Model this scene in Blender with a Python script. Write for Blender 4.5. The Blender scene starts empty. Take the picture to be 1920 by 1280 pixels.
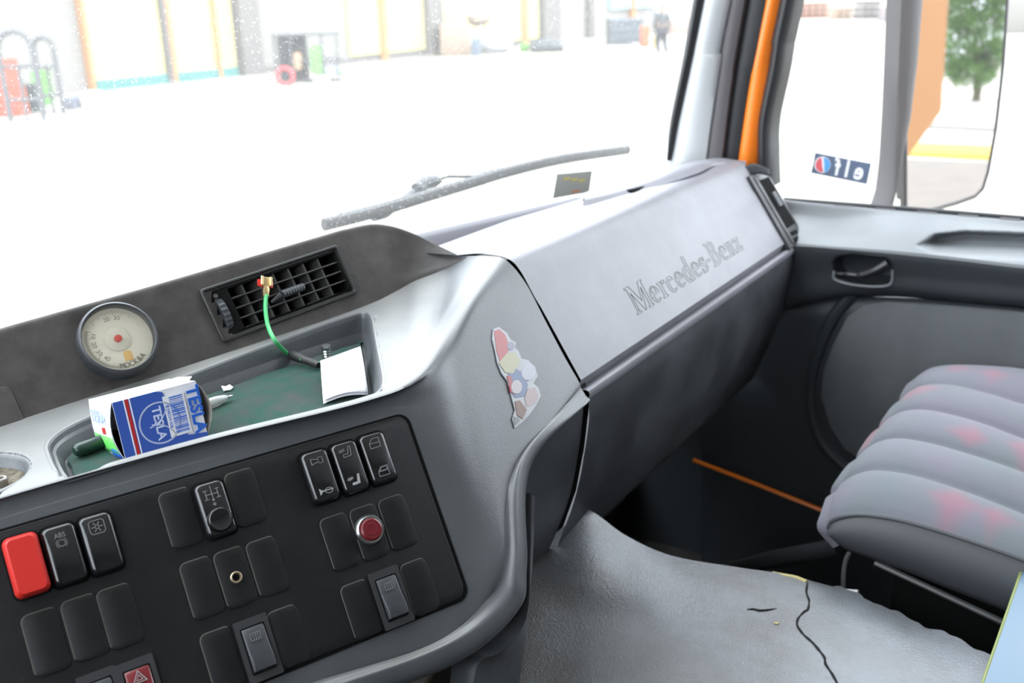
import bpy, math, random
from math import radians, sin, cos, pi, sqrt, atan2, hypot
from mathutils import Vector, Matrix
from mathutils.geometry import tessellate_polygon
random.seed(7)
V = Vector
sc = bpy.context.scene
COL = sc.collection

# ------------------------------------------------------------ camera
CP0 = V((0, 0, 1.25)); FPX = 1900.0
h_, p_, r_ = radians(57.5), radians(19.0), radians(-1.5)
F_ = V((sin(h_)*cos(p_), cos(h_)*cos(p_), -sin(p_)))
R0_ = V((cos(h_), -sin(h_), 0)); U0_ = R0_.cross(F_)
R_ = R0_*cos(r_) + U0_*sin(r_); U_ = R_.cross(F_)
cd = bpy.data.cameras.new('camera'); cam = bpy.data.objects.new('camera', cd); COL.objects.link(cam)
cd.sensor_width = 36; cd.lens = FPX/1920*36; cd.clip_start = 0.02; cd.clip_end = 500
cam.matrix_world = Matrix(((R_.x, U_.x, -F_.x, CP0.x), (R_.y, U_.y, -F_.y, CP0.y), (R_.z, U_.z, -F_.z, CP0.z), (0, 0, 0, 1)))
cd.dof.use_dof = True; cd.dof.focus_distance = 0.80; cd.dof.aperture_fstop = 8.0
sc.camera = cam
# ------------------------------------------------------------ light
EXPO = 1.6
sc.view_settings.view_transform = 'Standard'; sc.view_settings.look = 'None'
sc.view_settings.exposure = EXPO; sc.view_settings.gamma = 1; sc.view_settings.use_curve_mapping = False
w = bpy.data.worlds.new('overcast'); sc.world = w; w.use_nodes = True
nt = w.node_tree; nt.nodes.clear()
tc = nt.nodes.new('ShaderNodeTexCoord'); sp = nt.nodes.new('ShaderNodeSeparateXYZ'); cr = nt.nodes.new('ShaderNodeValToRGB')
bg = nt.nodes.new('ShaderNodeBackground'); wo = nt.nodes.new('ShaderNodeOutputWorld')
nt.links.new(tc.outputs['Generated'], sp.inputs[0]); nt.links.new(sp.outputs['Z'], cr.inputs[0])
nt.links.new(cr.outputs[0], bg.inputs[0]); nt.links.new(bg.outputs[0], wo.inputs[0])
cr.color_ramp.elements[0].color = (.80, .87, .94, 1); cr.color_ramp.elements[0].position = 0
cr.color_ramp.elements[1].color = (.86, .94, 1, 1); cr.color_ramp.elements[1].position = .8
bg.inputs[1].default_value = 2.6
sd = bpy.data.lights.new('sun', 'SUN'); so = bpy.data.objects.new('sun', sd); COL.objects.link(so)
sd.energy = .6; sd.angle = radians(25); sd.color = (1, .97, .9)
so.rotation_euler = V((-.35, -.5, 1)).to_track_quat('Z', 'Y').to_euler()   # high sun behind the truck: no direct beam on the dash

# ------------------------------------------------------------ pixel rays onto real planes
def ray(x, y):
    return (F_*FPX + R_*(x-960) - U_*(y-640)).normalized()
def W(px, py, x=None, y=None, z=None, pl=None):
    d = ray(px, py)
    if x is not None: n, k = V((1, 0, 0)), x
    elif y is not None: n, k = V((0, 1, 0)), y
    elif z is not None: n, k = V((0, 0, 1)), z
    else: n, k = pl
    return CP0 + d*((k - n.dot(CP0))/n.dot(d))

# ------------------------------------------------------------ materials
MATS = {}
def mat(name, col, rough=.5, metal=0, spec=.5, noise=None, bump=None, emit=None, coat=0, trans=0, col2=None, nscale=20, alpha=1, coords='Object', ramp=(.4, .62), bands=None):
    if name in MATS: return MATS[name]
    m = bpy.data.materials.new(name); m.use_nodes = True; MATS[name] = m
    N = m.node_tree.nodes; L = m.node_tree.links; b = N['Principled BSDF']
    b.inputs['Base Color'].default_value = (*col, 1); b.inputs['Roughness'].default_value = rough
    b.inputs['Metallic'].default_value = metal; b.inputs['Specular IOR Level'].default_value = spec
    b.inputs['Coat Weight'].default_value = coat; b.inputs['Transmission Weight'].default_value = trans
    b.inputs['Alpha'].default_value = alpha
    t = N.new('ShaderNodeTexCoord')
    if col2:
        nz = N.new('ShaderNodeTexNoise'); nz.inputs['Scale'].default_value = nscale; nz.inputs['Detail'].default_value = 6; nz.inputs['Roughness'].default_value = .65
        rp = N.new('ShaderNodeValToRGB'); rp.color_ramp.elements[0].position = ramp[0]; rp.color_ramp.elements[1].position = ramp[1]
        rp.color_ramp.elements[0].color = (*col, 1); rp.color_ramp.elements[1].color = (*col2, 1)
        L.new(t.outputs[coords], nz.inputs['Vector']); L.new(nz.outputs['Fac'], rp.inputs[0]); L.new(rp.outputs[0], b.inputs['Base Color'])
    if bump:
        kind, sc_, st = bump
        bp = N.new('ShaderNodeBump'); bp.inputs['Strength'].default_value = st; bp.inputs['Distance'].default_value = .001
        if kind == 'leather':
            tx = N.new('ShaderNodeTexVoronoi'); tx.feature = 'SMOOTH_F1'; tx.inputs['Scale'].default_value = sc_; o = tx.outputs['Distance']
            dn = N.new('ShaderNodeTexNoise'); dn.inputs['Scale'].default_value = sc_*.4; dn.inputs['Detail'].default_value = 2
            mx = N.new('ShaderNodeMixRGB'); mx.blend_type = 'ADD'; mx.inputs[0].default_value = .012
            L.new(t.outputs[coords], dn.inputs['Vector']); L.new(t.outputs[coords], mx.inputs[1]); L.new(dn.outputs['Color'], mx.inputs[2]); L.new(mx.outputs[0], tx.inputs['Vector'])
        else:
            tx = N.new('ShaderNodeTexNoise'); tx.inputs['Scale'].default_value = sc_; tx.inputs['Detail'].default_value = 4; o = tx.outputs['Fac']
            L.new(t.outputs[coords], tx.inputs['Vector'])
        L.new(o, bp.inputs['Height']); L.new(bp.outputs[0], b.inputs['Normal'])
    if emit: b.inputs['Emission Color'].default_value = (*emit, 1); b.inputs['Emission Strength'].default_value = 1
    return m
M_dash = mat('dash_grey_plastic', (.058, .062, .068), .43, spec=.75, bump=('leather', 650, .14), col2=(.078, .081, .087), nscale=6, coords='Object')
def dusty(m, col, lo=.86, amt=.8):      # settled dust on level surfaces
    N = m.node_tree.nodes; L = m.node_tree.links; b = N['Principled BSDF']; src = b.inputs['Base Color'].links[0].from_socket
    g = N.new('ShaderNodeNewGeometry'); sx = N.new('ShaderNodeSeparateXYZ'); L.new(g.outputs['True Normal'], sx.inputs[0])
    ab = N.new('ShaderNodeMath'); ab.operation = 'ABSOLUTE'; L.new(sx.outputs[2], ab.inputs[0])
    mr = N.new('ShaderNodeMapRange'); mr.inputs['From Min'].default_value = lo; mr.inputs['From Max'].default_value = .985; L.new(ab.outputs[0], mr.inputs['Value'])
    nz = N.new('ShaderNodeTexNoise'); nz.inputs['Scale'].default_value = 9; nz.inputs['Detail'].default_value = 7; L.new(g.outputs['Position'], nz.inputs['Vector'])
    m3 = N.new('ShaderNodeMapRange'); m3.inputs['From Min'].default_value = .3; m3.inputs['From Max'].default_value = .6; m3.inputs['To Min'].default_value = .45; L.new(nz.outputs['Fac'], m3.inputs['Value'])
    m1 = N.new('ShaderNodeMath'); m1.operation = 'MULTIPLY'; L.new(mr.outputs[0], m1.inputs[0]); L.new(m3.outputs[0], m1.inputs[1])
    m2 = N.new('ShaderNodeMath'); m2.operation = 'MULTIPLY'; m2.inputs[1].default_value = amt; L.new(m1.outputs[0], m2.inputs[0])
    mx = N.new('ShaderNodeMixRGB'); mx.inputs[2].default_value = (*col, 1); L.new(src, mx.inputs[1]); L.new(m2.outputs[0], mx.inputs[0]); L.new(mx.outputs[0], b.inputs['Base Color'])
dusty(M_dash, (.235, .23, .215), amt=.75)
M_panel = mat('smooth_grey_plastic', (.165, .160, .180), .45, spec=.6, bump=('noise', 500, .12), col2=(.195, .19, .21), nscale=9)
M_low = mat('dark_grey_plastic', (.024, .026, .030), .5, bump=('noise', 600, .15), col2=(.052, .055, .06), nscale=12)
M_fascia = mat('dusty_dark_plastic', (.030, .0255, .0235), .62, bump=('noise', 700, .2), col2=(.058, .050, .045), nscale=22)
M_plate = mat('black_panel_plastic', (.006, .006, .007), .45, spec=.35, bump=('noise', 900, .12), col2=(.012, .0115, .012), nscale=22, ramp=(.42, .75))
M_dust = mat('dust_line', (.085, .075, .065), .8)
M_gloss = mat('gloss_black_plastic', (.006, .006, .007), .24, coat=.4)
M_black = mat('matt_black', (.006, .006, .006), .9, spec=.1)
M_edge = mat('worn_grey_edge', (.034, .034, .036), .4)
M_red = mat('red_plastic', (.50, .022, .016), .35)
M_dred = mat('dark_red_plastic', (.13, .010, .014), .3)
M_white = mat('symbol_white', (.30, .30, .30), .5)
M_sym = mat('symbol_grey', (.17, .17, .17), .5)
M_paper = mat('white_paper', (.82, .80, .84), .8)
M_blue = mat('print_blue', (.04, .10, .42), .35)
M_blue2 = mat('print_blue_lettering', (.02, .12, .55), .35)
M_carton = mat('grey_carton_inside', (.38, .34, .30), .9)
M_cartonw = mat('white_printed_carton', (.78, .78, .82), .4)
M_green = mat('print_green', (.15, .65, .12), .4)
M_felt = mat('green_felt', (.008, .055, .038), .95, col2=(.040, .050, .045), nscale=55, bump=('noise', 900, .8), ramp=(.38, .66))
M_steel = mat('steel', (.55, .55, .55), .25, metal=1)
M_brass = mat('brass', (.75, .55, .28), .35, metal=.9)
M_wire = mat('green_wire', (.05, .38, .12), .4)
M_shrink = mat('black_sleeve', (.012, .012, .012), .5)
M_clear = mat('clear_plastic', (.8, .8, .78), .15, trans=.6)
M_mat = mat('engine_mat_vinyl', (.048, .045, .043), .42, spec=.8, col2=(.128, .139, .157), nscale=4.5, bump=('leather', 420, .3), ramp=(.34, .62))
M_foam = mat('yellow_foam', (.40, .34, .16), .9)
M_crack = mat('dark_crack', (.006, .006, .006), 1)
M_seatv = mat('seat_vinyl', (.060, .062, .070), .5, bump=('noise', 700, .1))
M_floor = mat('dirty_floor_mat', (.010, .009, .008), .9, col2=(.035, .030, .024), nscale=9, bump=('noise', 80, .6))
M_orange = mat('orange_paint', (.86, .20, .015), .3, coat=.4)
M_rubber = mat('black_rubber', (.016, .016, .018), .45)
M_pillar = mat('pale_pillar_trim', (.50, .51, .52), .6, bump=('noise', 300, .1))
M_grey2 = mat('brown_grey_seal', (.11, .10, .105), .6)
M_door = mat('door_grey_plastic', (.15, .16, .168), .48, bump=('noise', 500, .15), col2=(.17, .18, .19), nscale=7)
M_doord = mat('door_dark_plastic', (.024, .028, .032), .5, bump=('noise', 500, .15))
M_doorp = mat('door_inset_vinyl', (.115, .122, .125), .7, bump=('noise', 800, .2), col2=(.085, .09, .095), nscale=5)
M_folder = mat('pale_blue_plastic', (.13, .20, .275), .45)
M_folde = mat('yellow_green_edge', (.20, .24, .07), .5)
M_dial = mat('cream_dial', (.66, .62, .50), .5)
M_glass = None

def seat_fabric():
    m = bpy.data.materials.new('seat_fabric'); m.use_nodes = True; N = m.node_tree.nodes; L = m.node_tree.links; b = N['Principled BSDF']
    t = N.new('ShaderNodeTexCoord'); b.inputs['Roughness'].default_value = .9; b.inputs['Sheen Weight'].default_value = .15
    vo = N.new('ShaderNodeTexVoronoi'); vo.inputs['Scale'].default_value = 13; vo.distance = 'MANHATTAN'
    L.new(t.outputs['Object'], vo.inputs['Vector'])
    r1 = N.new('ShaderNodeValToRGB'); r1.color_ramp.elements[0].position = .42; r1.color_ramp.elements[0].color = (1, 1, 1, 1); r1.color_ramp.elements[1].position = .72; r1.color_ramp.elements[1].color = (0, 0, 0, 1)
    L.new(vo.outputs['Distance'], r1.inputs[0])
    sx = N.new('ShaderNodeSeparateColor'); L.new(vo.outputs['Color'], sx.inputs[0])
    th = N.new('ShaderNodeMath'); th.operation = 'GREATER_THAN'; th.inputs[1].default_value = .45; L.new(sx.outputs[0], th.inputs[0])
    mu = N.new('ShaderNodeMath'); mu.operation = 'MULTIPLY'; L.new(th.outputs[0], mu.inputs[0]); L.new(r1.outputs[0], mu.inputs[1])
    nz = N.new('ShaderNodeTexNoise'); nz.inputs['Scale'].default_value = 11; L.new(t.outputs['Object'], nz.inputs['Vector'])
    r2 = N.new('ShaderNodeValToRGB'); r2.color_ramp.elements[0].position = .42; r2.color_ramp.elements[0].color = (.150, .143, .172, 1); r2.color_ramp.elements[1].position = .6; r2.color_ramp.elements[1].color = (.13, .145, .158, 1)
    L.new(nz.outputs['Fac'], r2.inputs[0])
    mx = N.new('ShaderNodeMixRGB'); mx.inputs[2].default_value = (.30, .10, .14, 1); L.new(r2.outputs[0], mx.inputs[1])
    m2 = N.new('ShaderNodeMath'); m2.operation = 'MULTIPLY'; m2.inputs[1].default_value = .5; L.new(mu.outputs[0], m2.inputs[0]); L.new(m2.outputs[0], mx.inputs[0])
    L.new(mx.outputs[0], b.inputs['Base Color'])
    wn = N.new('ShaderNodeTexNoise'); wn.inputs['Scale'].default_value = 900; L.new(t.outputs['Object'], wn.inputs['Vector'])
    bp = N.new('ShaderNodeBump'); bp.inputs['Strength'].default_value = .3; bp.inputs['Distance'].default_value = .001; L.new(wn.outputs['Fac'], bp.inputs['Height']); L.new(bp.outputs[0], b.inputs['Normal'])
    return m
M_fabric = seat_fabric()
def glass_mat(name, dust=.0, tint=(1, 1, 1), speck=0):
    m = bpy.data.materials.new(name); m.use_nodes = True; N = m.node_tree.nodes; L = m.node_tree.links; N.clear()
    o = N.new('ShaderNodeOutputMaterial'); tr = N.new('ShaderNodeBsdfTransparent'); gl = N.new('ShaderNodeBsdfGlossy'); tl = N.new('ShaderNodeBsdfTranslucent')
    tr.inputs[0].default_value = (*tint, 1); gl.inputs['Roughness'].default_value = .02; tl.inputs[0].default_value = (.95, .93, .9, 1)
    fr = N.new('ShaderNodeFresnel'); fr.inputs[0].default_value = 1.45
    m1 = N.new('ShaderNodeMixShader'); m2 = N.new('ShaderNodeMixShader')
    L.new(tr.outputs[0], m1.inputs[1]); L.new(gl.outputs[0], m1.inputs[2])
    ml = N.new('ShaderNodeMath'); ml.operation = 'MULTIPLY'; ml.inputs[1].default_value = .5; L.new(fr.outputs[0], ml.inputs[0]); L.new(ml.outputs[0], m1.inputs[0])
    L.new(m1.outputs[0], m2.inputs[1]); L.new(tl.outputs[0], m2.inputs[2]); L.new(m2.outputs[0], o.inputs[0])
    m2.inputs[0].default_value = dust
    if speck:
        t = N.new('ShaderNodeTexCoord'); vo = N.new('ShaderNodeTexNoise'); vo.inputs['Scale'].default_value = 420; vo.inputs['Detail'].default_value = 3
        L.new(t.outputs['Object'], vo.inputs['Vector'])
        rp = N.new('ShaderNodeValToRGB'); rp.color_ramp.elements[0].position = .60; rp.color_ramp.elements[0].color = (0, 0, 0, 1); rp.color_ramp.elements[1].position = .70; rp.color_ramp.elements[1].color = (1, 1, 1, 1)
        L.new(vo.outputs['Fac'], rp.inputs[0])
        big = N.new('ShaderNodeTexNoise'); big.inputs['Scale'].default_value = 5; L.new(t.outputs['Object'], big.inputs['Vector'])
        mm = N.new('ShaderNodeMath'); mm.operation = 'MULTIPLY'; L.new(rp.outputs[0], mm.inputs[0]); L.new(big.outputs['Fac'], mm.inputs[1])
        ma = N.new('ShaderNodeMath'); ma.operation = 'MULTIPLY_ADD'; ma.inputs[1].default_value = speck; ma.inputs[2].default_value = dust; L.new(mm.outputs[0], ma.inputs[0]); L.new(ma.outputs[0], m2.inputs[0])
    return m
M_wind = glass_mat('dusty_windscreen_glass', .065, speck=.4)
M_side = glass_mat('side_window_glass', .03)
M_gaugeglass = glass_mat('gauge_lens', .10)

# ------------------------------------------------------------ mesh building
class MB:
    def __init__(s): s.v = []; s.f = []; s.mi = []; s.m = 0
    def add(s, vs, fs):
        o = len(s.v); s.v += [V(p) for p in vs]; s.f += [tuple(i+o for i in f) for f in fs]; s.mi += [s.m]*len(fs); return s
    def box(s, a, b):
        a, b = V(a), V(b); x0, y0, z0 = a; x1, y1, z1 = b
        return s.add([(x0, y0, z0), (x1, y0, z0), (x1, y1, z0), (x0, y1, z0), (x0, y0, z1), (x1, y0, z1), (x1, y1, z1), (x0, y1, z1)],
                     [(0, 3, 2, 1), (4, 5, 6, 7), (0, 1, 5, 4), (1, 2, 6, 5), (2, 3, 7, 6), (3, 0, 4, 7)])
    def fbox(s, fr, a0, a1, b0, b1, h0, h1):
        vs = [fr(a, b, h) for h in (h0, h1) for a, b in ((a0, b0), (a1, b0), (a1, b1), (a0, b1))]
        return s.add(vs, [(0, 3, 2, 1), (4, 5, 6, 7), (0, 1, 5, 4), (1, 2, 6, 5), (2, 3, 7, 6), (3, 0, 4, 7)])
    def tube(s, pts, r, n=10, caps=True, flat=None):
        pts = [V(p) for p in pts]; N = len(pts); rr = r if isinstance(r, (list, tuple)) else [r]*N
        t0 = (pts[1]-pts[0]).normalized(); up = V((0, 0, 1)) if abs(t0.z) < .9 else V((1, 0, 0)); a = t0.cross(up).normalized(); vs = []
        for i, p in enumerate(pts):
            t = (pts[min(i+1, N-1)]-pts[max(i-1, 0)]).normalized(); a = (a - t*a.dot(t)).normalized(); b = t.cross(a)
            for k in range(n):
                q = 2*pi*k/n; vs.append(p + a*cos(q)*rr[i] + b*sin(q)*rr[i]*(flat or 1))
        fs = [(i*n+k, i*n+(k+1) % n, (i+1)*n+(k+1) % n, (i+1)*n+k) for i in range(N-1) for k in range(n)]
        if caps: fs += [tuple(range(n))[::-1], tuple((N-1)*n+k for k in range(n))]
        return s.add(vs, fs)
    def lathe(s, fr, prof, n=32, cx=0, cy=0, cap0=True):      # prof: (radius, height) in frame
        vs = []; m = len(prof)
        for r, h in prof:
            for k in range(n): q = 2*pi*k/n; vs.append(fr(cx+r*cos(q), cy+r*sin(q), h))
        fs = [(i*n+k, i*n+(k+1) % n, (i+1)*n+(k+1) % n, (i+1)*n+k) for i in range(m-1) for k in range(n)]
        if cap0 and prof[0][0] > 1e-6: fs.append(tuple(range(n))[::-1])
        if prof[-1][0] > 1e-6: fs.append(tuple((m-1)*n+k for k in range(n)))
        return s.add(vs, fs)
    def prism(s, fr, poly, h0, h1, bev=0, curve=None):
        n = len(poly); cx = sum(p[0] for p in poly)/n; cy = sum(p[1] for p in poly)/n
        ar = sum(poly[i][0]*poly[(i+1) % n][1]-poly[(i+1) % n][0]*poly[i][1] for i in range(n))
        if ar < 0: poly = poly[::-1]
        vs = [fr(x, y, h0) for x, y in poly]; L = 1
        if bev:
            vs += [fr(x, y, h1-bev) for x, y in poly]; ins = inset(poly, bev*.35); vs += [fr(x, y, h1-bev*.3) for x, y in ins]
            ins = inset(poly, bev); vs += [fr(x, y, h1) for x, y in ins]; L = 3
        else: vs += [fr(x, y, h1) for x, y in poly]
        fs = [(l*n+i, l*n+(i+1) % n, (l+1)*n+(i+1) % n, (l+1)*n+i) for l in range(L) for i in range(n)]
        base = [(x, y) for x, y in poly]
        tr = tessellate_polygon([[V((x, y, 0)) for x, y in base]])
        for t in tr:
            t = list(t); a, b, c = (base[i] for i in t)
            if (b[0]-a[0])*(c[1]-a[1])-(c[0]-a[0])*(b[1]-a[1]) < 0: t = t[::-1]
            fs.append(tuple(L*n+i for i in t)); fs.append(tuple(t[::-1]))
        return s.add(vs, fs)
    def grid(s, G, wrap=False, skip=None):
        R = len(G); C = len(G[0]); vs = [p for row in G for p in row]; fs = []
        for i in range(R-1):
            for j in range(C if wrap else C-1):
                q = (i*C+j, i*C+(j+1) % C, (i+1)*C+(j+1) % C, (i+1)*C+j)
                if skip and skip(i, j, vs[q[0]]): continue
                fs.append(q)
        return s.add(vs, fs)
    def build(s, name, m, parent=None, smooth=True, ang=35, solid=0, soff=-1, keep=False):
        me = bpy.data.meshes.new(name); 
        if keep: org = V((0, 0, 0))
        else:
            mn = [min(p[i] for p in s.v) for i in range(3)]; mx = [max(p[i] for p in s.v) for i in range(3)]
            org = V(((mn[0]+mx[0])/2, (mn[1]+mx[1])/2, mn[2]))
        me.from_pydata([tuple(p-org) for p in s.v], [], s.f); me.update()
        for q in (m if isinstance(m, (list, tuple)) else [m]): me.materials.append(q)
        me.polygons.foreach_set('material_index', s.mi)
        if smooth:
            me.polygons.foreach_set('use_smooth', [True]*len(me.polygons)); me.set_sharp_from_angle(angle=radians(ang))
        o = bpy.data.objects.new(name, me); COL.objects.link(o); o.location = org
        if parent is not None:
            o.parent = parent; o.location = org - wloc(parent)
        if solid:
            md = o.modifiers.new('thickness', 'SOLIDIFY'); md.thickness = solid; md.offset = soff
        return o
def wloc(o):
    l = V(o.location)
    while o.parent: o = o.parent; l += V(o.location)
    return l
def inset(poly, d):
    n = len(poly); out = []
    for i in range(n):
        p, a, b = V(poly[i]), V(poly[i-1]), V(poly[(i+1) % n])
        e1 = (p-a); e2 = (b-p)
        if e1.length < 1e-9 or e2.length < 1e-9: out.append(tuple(p)); continue
        e1.normalize(); e2.normalize(); n1 = V((-e1.y, e1.x)); n2 = V((-e2.y, e2.x)); q = n1+n2
        q = q/max(q.length_squared*.5, .4) if q.length > 1e-6 else n1
        out.append(tuple(p+q*d))
    return out
def rrect(a0, a1, b0, b1, r, n=5):
    out = []
    for cx, cy, q0 in ((a1-r, b1-r, 0), (a0+r, b1-r, pi/2), (a0+r, b0+r, pi), (a1-r, b0+r, 3*pi/2)):
        for k in range(n+1): q = q0 + pi/2*k/n; out.append((cx+r*cos(q), cy+r*sin(q)))
    return out
def frame(o, ux, uy):
    ux = ux.normalized(); n = ux.cross(uy).normalized(); uy = n.cross(ux)
    f = lambda a, b, h=0: o + ux*a + uy*b + n*h
    f.o, f.x, f.y, f.n = o, ux, uy, n
    f.inv = lambda P: ((P-o).dot(ux), (P-o).dot(uy), (P-o).dot(n))
    f.pl = lambda h=0: (n, n.dot(o)+h)
    f.px = lambda x, y, h=0: f.inv(W(x, y, pl=f.pl(h)))[:2]
    f.sub = lambda a, b, h=0, rot=0: frame(f(a, b, h), ux*cos(rot)+uy*sin(rot), uy*cos(rot)-ux*sin(rot))
    return f
def cr_(p0, p1, p2, p3, t):
    return (p1*2 + (p2-p0)*t + (p0*2-p1*5+p2*4-p3)*t*t + (p1*3-p0-p2*3+p3)*t*t*t)*.5
def spline(P, subs):
    n = len(P); out = []
    subs = subs if isinstance(subs, (list, tuple)) else [subs]*(n-1)
    for i in range(n-1):
        a = P[i-1] if i else P[0]*2-P[1]; d = P[i+2] if i+2 < n else P[-1]*2-P[-2]
        for k in range(subs[i]): out.append(cr_(a, P[i], P[i+1], d, k/subs[i]))
    out.append(P[-1].copy()); return out
def patch(G, sr, scl):
    rows = [spline([V(p) for p in r], scl) for r in G]
    cols = [spline([r[j] for r in rows], sr) for j in range(len(rows[0]))]
    return [[c[i] for c in cols] for i in range(len(cols[0]))]
def tag(o, label=None, cat=None, group=None, kind=None):
    if label: o['label'] = label
    if cat: o['category'] = cat
    if group: o['group'] = group
    if kind: o['kind'] = kind
    return o
def thing(name, label, cat, loc, group=None):
    o = bpy.data.objects.new(name, None); COL.objects.link(o); o.location = V(loc); o.empty_display_size = .05
    return tag(o, label, cat, group)
def text_mb(mb, fr, s, size, h0=0, h1=.0003, cx=0, cy=0, sx=1, bold=0, mirror=False, rot=0):
    c = bpy.data.curves.new('t', 'FONT'); c.body = s; c.size = size; c.align_x = 'CENTER'; c.align_y = 'CENTER'; c.offset = bold; c.resolution_u = 3
    c.extrude = (h1-h0)/2
    o = bpy.data.objects.new('t', c); COL.objects.link(o); dg = bpy.context.evaluated_depsgraph_get(); dg.update()
    me = bpy.data.meshes.new_from_object(o.evaluated_get(dg)); bpy.data.objects.remove(o); bpy.data.curves.remove(c)
    k = -1 if mirror else 1; cr, sr = cos(rot), sin(rot); vs = []
    for v in me.vertices:
        x, y = v.co.x*sx*k, v.co.y; vs.append(fr(cx + x*cr - y*sr, cy + x*sr + y*cr, (h0+h1)/2 + v.co.z))
    mb.add(vs, [tuple(p.vertices) for p in me.polygons]); bpy.data.meshes.remove(me); return mb
def line_mb(mb, fr, pts, wd, h=0.0002, closed=False, t=.0003):
    P = list(pts)+([pts[0]] if closed else [])
    for (x0, y0), (x1, y1) in zip(P, P[1:]):
        dx, dy = x1-x0, y1-y0; L = hypot(dx, dy) or 1e-9; nx, ny = -dy/L*wd/2, dx/L*wd/2; ex, ey = dx/L*wd/2, dy/L*wd/2
        mb.prism(fr, [(x0-nx-ex, y0-ny-ey), (x1-nx+ex, y1-ny+ey), (x1+nx+ex, y1+ny+ey), (x0+nx-ex, y0+ny-ey)], h-t, h)
    return mb
def smooth01(t): t = max(0, min(1, t)); return t*t*(3-2*t)
def sdpoly(p, poly):      # signed distance, positive inside
    d = 1e9; ins = False; n = len(poly); x, y = p
    for i in range(n):
        (x1, y1), (x2, y2) = poly[i], poly[(i+1) % n]; ex, ey = x2-x1, y2-y1
        t = max(0, min(1, ((x-x1)*ex+(y-y1)*ey)/(ex*ex+ey*ey+1e-12))); d = min(d, hypot(x-x1-ex*t, y-y1-ey*t))
        if (y1 > y) != (y2 > y) and x < (x2-x1)*(y-y1)/(y2-y1+1e-15)+x1: ins = not ins
    return d if ins else -d

# ------------------------------------------------------------ key frames of the dashboard
P0 = CP0 + ray(450, 1000)*.76
a_, s_ = radians(115), radians(57)
u_ = V((sin(a_), cos(a_), 0)); v_ = V((sin(a_+pi/2)*cos(s_), cos(a_+pi/2)*cos(s_), -sin(s_)))
u_ = (u_ - v_*.025).normalized()
CF = frame(P0, u_, -v_)                       # centre console face; b up
SX = .80                                       # seam between centre and passenger side
S1 = W(1085, 715, x=SX); S2 = W(1000, 560, x=SX)
SF = frame(S1, V((1, 0, 0)), S2-S1)            # passenger panel plane, a along x from the seam, b up-slope
C = lambda x, y, h=0: W(x, y, pl=CF.pl(h))
S = lambda x, y, h=0: W(x, y, pl=SF.pl(h))
Z = lambda x, y, z: W(x, y, z=z)
X = lambda x, y, xx=SX: W(x, y, x=xx)

# ================================================================== STRUCTURE
def struct(name, mb, m, **k):
    o = mb.build(name, m, **k); o['kind'] = 'structure'; return o
DX = 1.55; FZ = .30; GZ = -1.0
struct('floor', MB().box((-.8, -.95, FZ-.05), (1.5, .93, FZ)), M_floor)
mb = MB(); mb.box((-.8, -.95, 1.93), (1.56, .62, 1.98)); struct('ceiling', mb, mat('headliner', (.70, .70, .70), .9))
mb = MB(); mb.box((-.8, -1.0, FZ), (1.56, -.95, 1.93)); struct('wall_rear', mb, M_doorp)
mb = MB(); mb.box((-.85, -.95, FZ-.05), (-.8, .9, 1.20)); mb.box((-.85, -.95, 1.20), (-.8, -.25, 1.93)); mb.box((-.85, -.45, 1.8), (-.8, .62, 1.93)); struct('wall_left', mb, M_doord)  # unseen driver side; window opening kept small to cut fill light low down
mb = MB(); mb.box((-.8, .93, FZ-.05), (1.5, .97, .86)); struct('wall_front', mb, M_floor)
# windscreen glass, gently curved towards the pillars
def wsy(x, z): return .80 - .15*((x-.3)/1.25)**4*(1 if x > .3 else .8) - .17*(z-.95)
G = [[V((x, wsy(x, z), z)) for x in [(-.8+2.31*j/40) for j in range(41)]] for z in (.86, 1.1, 1.35, 1.6, 1.93)]
struct('window_1', MB().grid(G), M_wind)
# right side window
G = [[V((DX+.008, y, z)) for y in (.55, .1, -.4, -.62)] for z in (.90, 1.3, 1.82)]
struct('window_2', MB().grid(G), M_side)

# ---- right A pillar: strips of trim, seals and painted steel, each a bar with depth
def pillar_bar(name, top, bot, xs, m, depth=.03, mid=None, bulge=.008, kind=True, parent=None):
    # top / mid / bot: (pixel left, pixel right, row); xs: plane distance
    rows = []
    for (l, r, y) in [top]+(mid or [])+[bot]:
        a = W(l, y, x=xs); b = W(r, y, x=xs); rows.append((a, b))
    t = rows[0]; ex = []                                     # carry on to the roof
    d = ((rows[0][0]-rows[1][0]).normalized(), (rows[0][1]-rows[1][1]).normalized())
    k = (1.93-t[0].z)/max(d[0].z, .1)
    rows = [(t[0]+d[0]*k, t[1]+d[0]*k)]+rows
    G = []
    dense = list(zip(spline([r[0] for r in rows], 8), spline([r[1] for r in rows], 8)))
    for a, b in dense:
        g = []; 
        for q in range(9):
            u = q/8; p = a.lerp(b, u); p = p + V((-1, 0, 0))*bulge*sin(pi*u); g.append(p)
        back = [b+V((depth, 0, 0)), a+V((depth, 0, 0))]
        G.append(g+back)
    mbb = MB().grid(G, wrap=True); o = mbb.build(name, m, parent, ang=50)
    if kind: o['kind'] = 'structure'
    return o
pillar_bar('trim_1', (1314, 1368, 0), (1228, 1318, 322), 1.475, M_pillar, .05, mid=[(1290, 1350, 110), (1262, 1332, 230), (1250, 1325, 285)], bulge=.015)
pillar_bar('trim_2', (1299, 1318, 0), (1250, 1258, 300), 1.462, M_rubber, .03, mid=[(1280, 1297, 110), (1256, 1271, 230)], bulge=.006)
pillar_bar('trim_3', (1364, 1396, 0), (1306, 1350, 325), 1.485, M_grey2, .05, mid=[(1336, 1370, 160)], bulge=.006)
pillar_bar('trim_4', (1392, 1436, 0), (1340, 1380, 325), 1.50, M_rubber, .05, mid=[(1366, 1404, 160)], bulge=.004)
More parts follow.
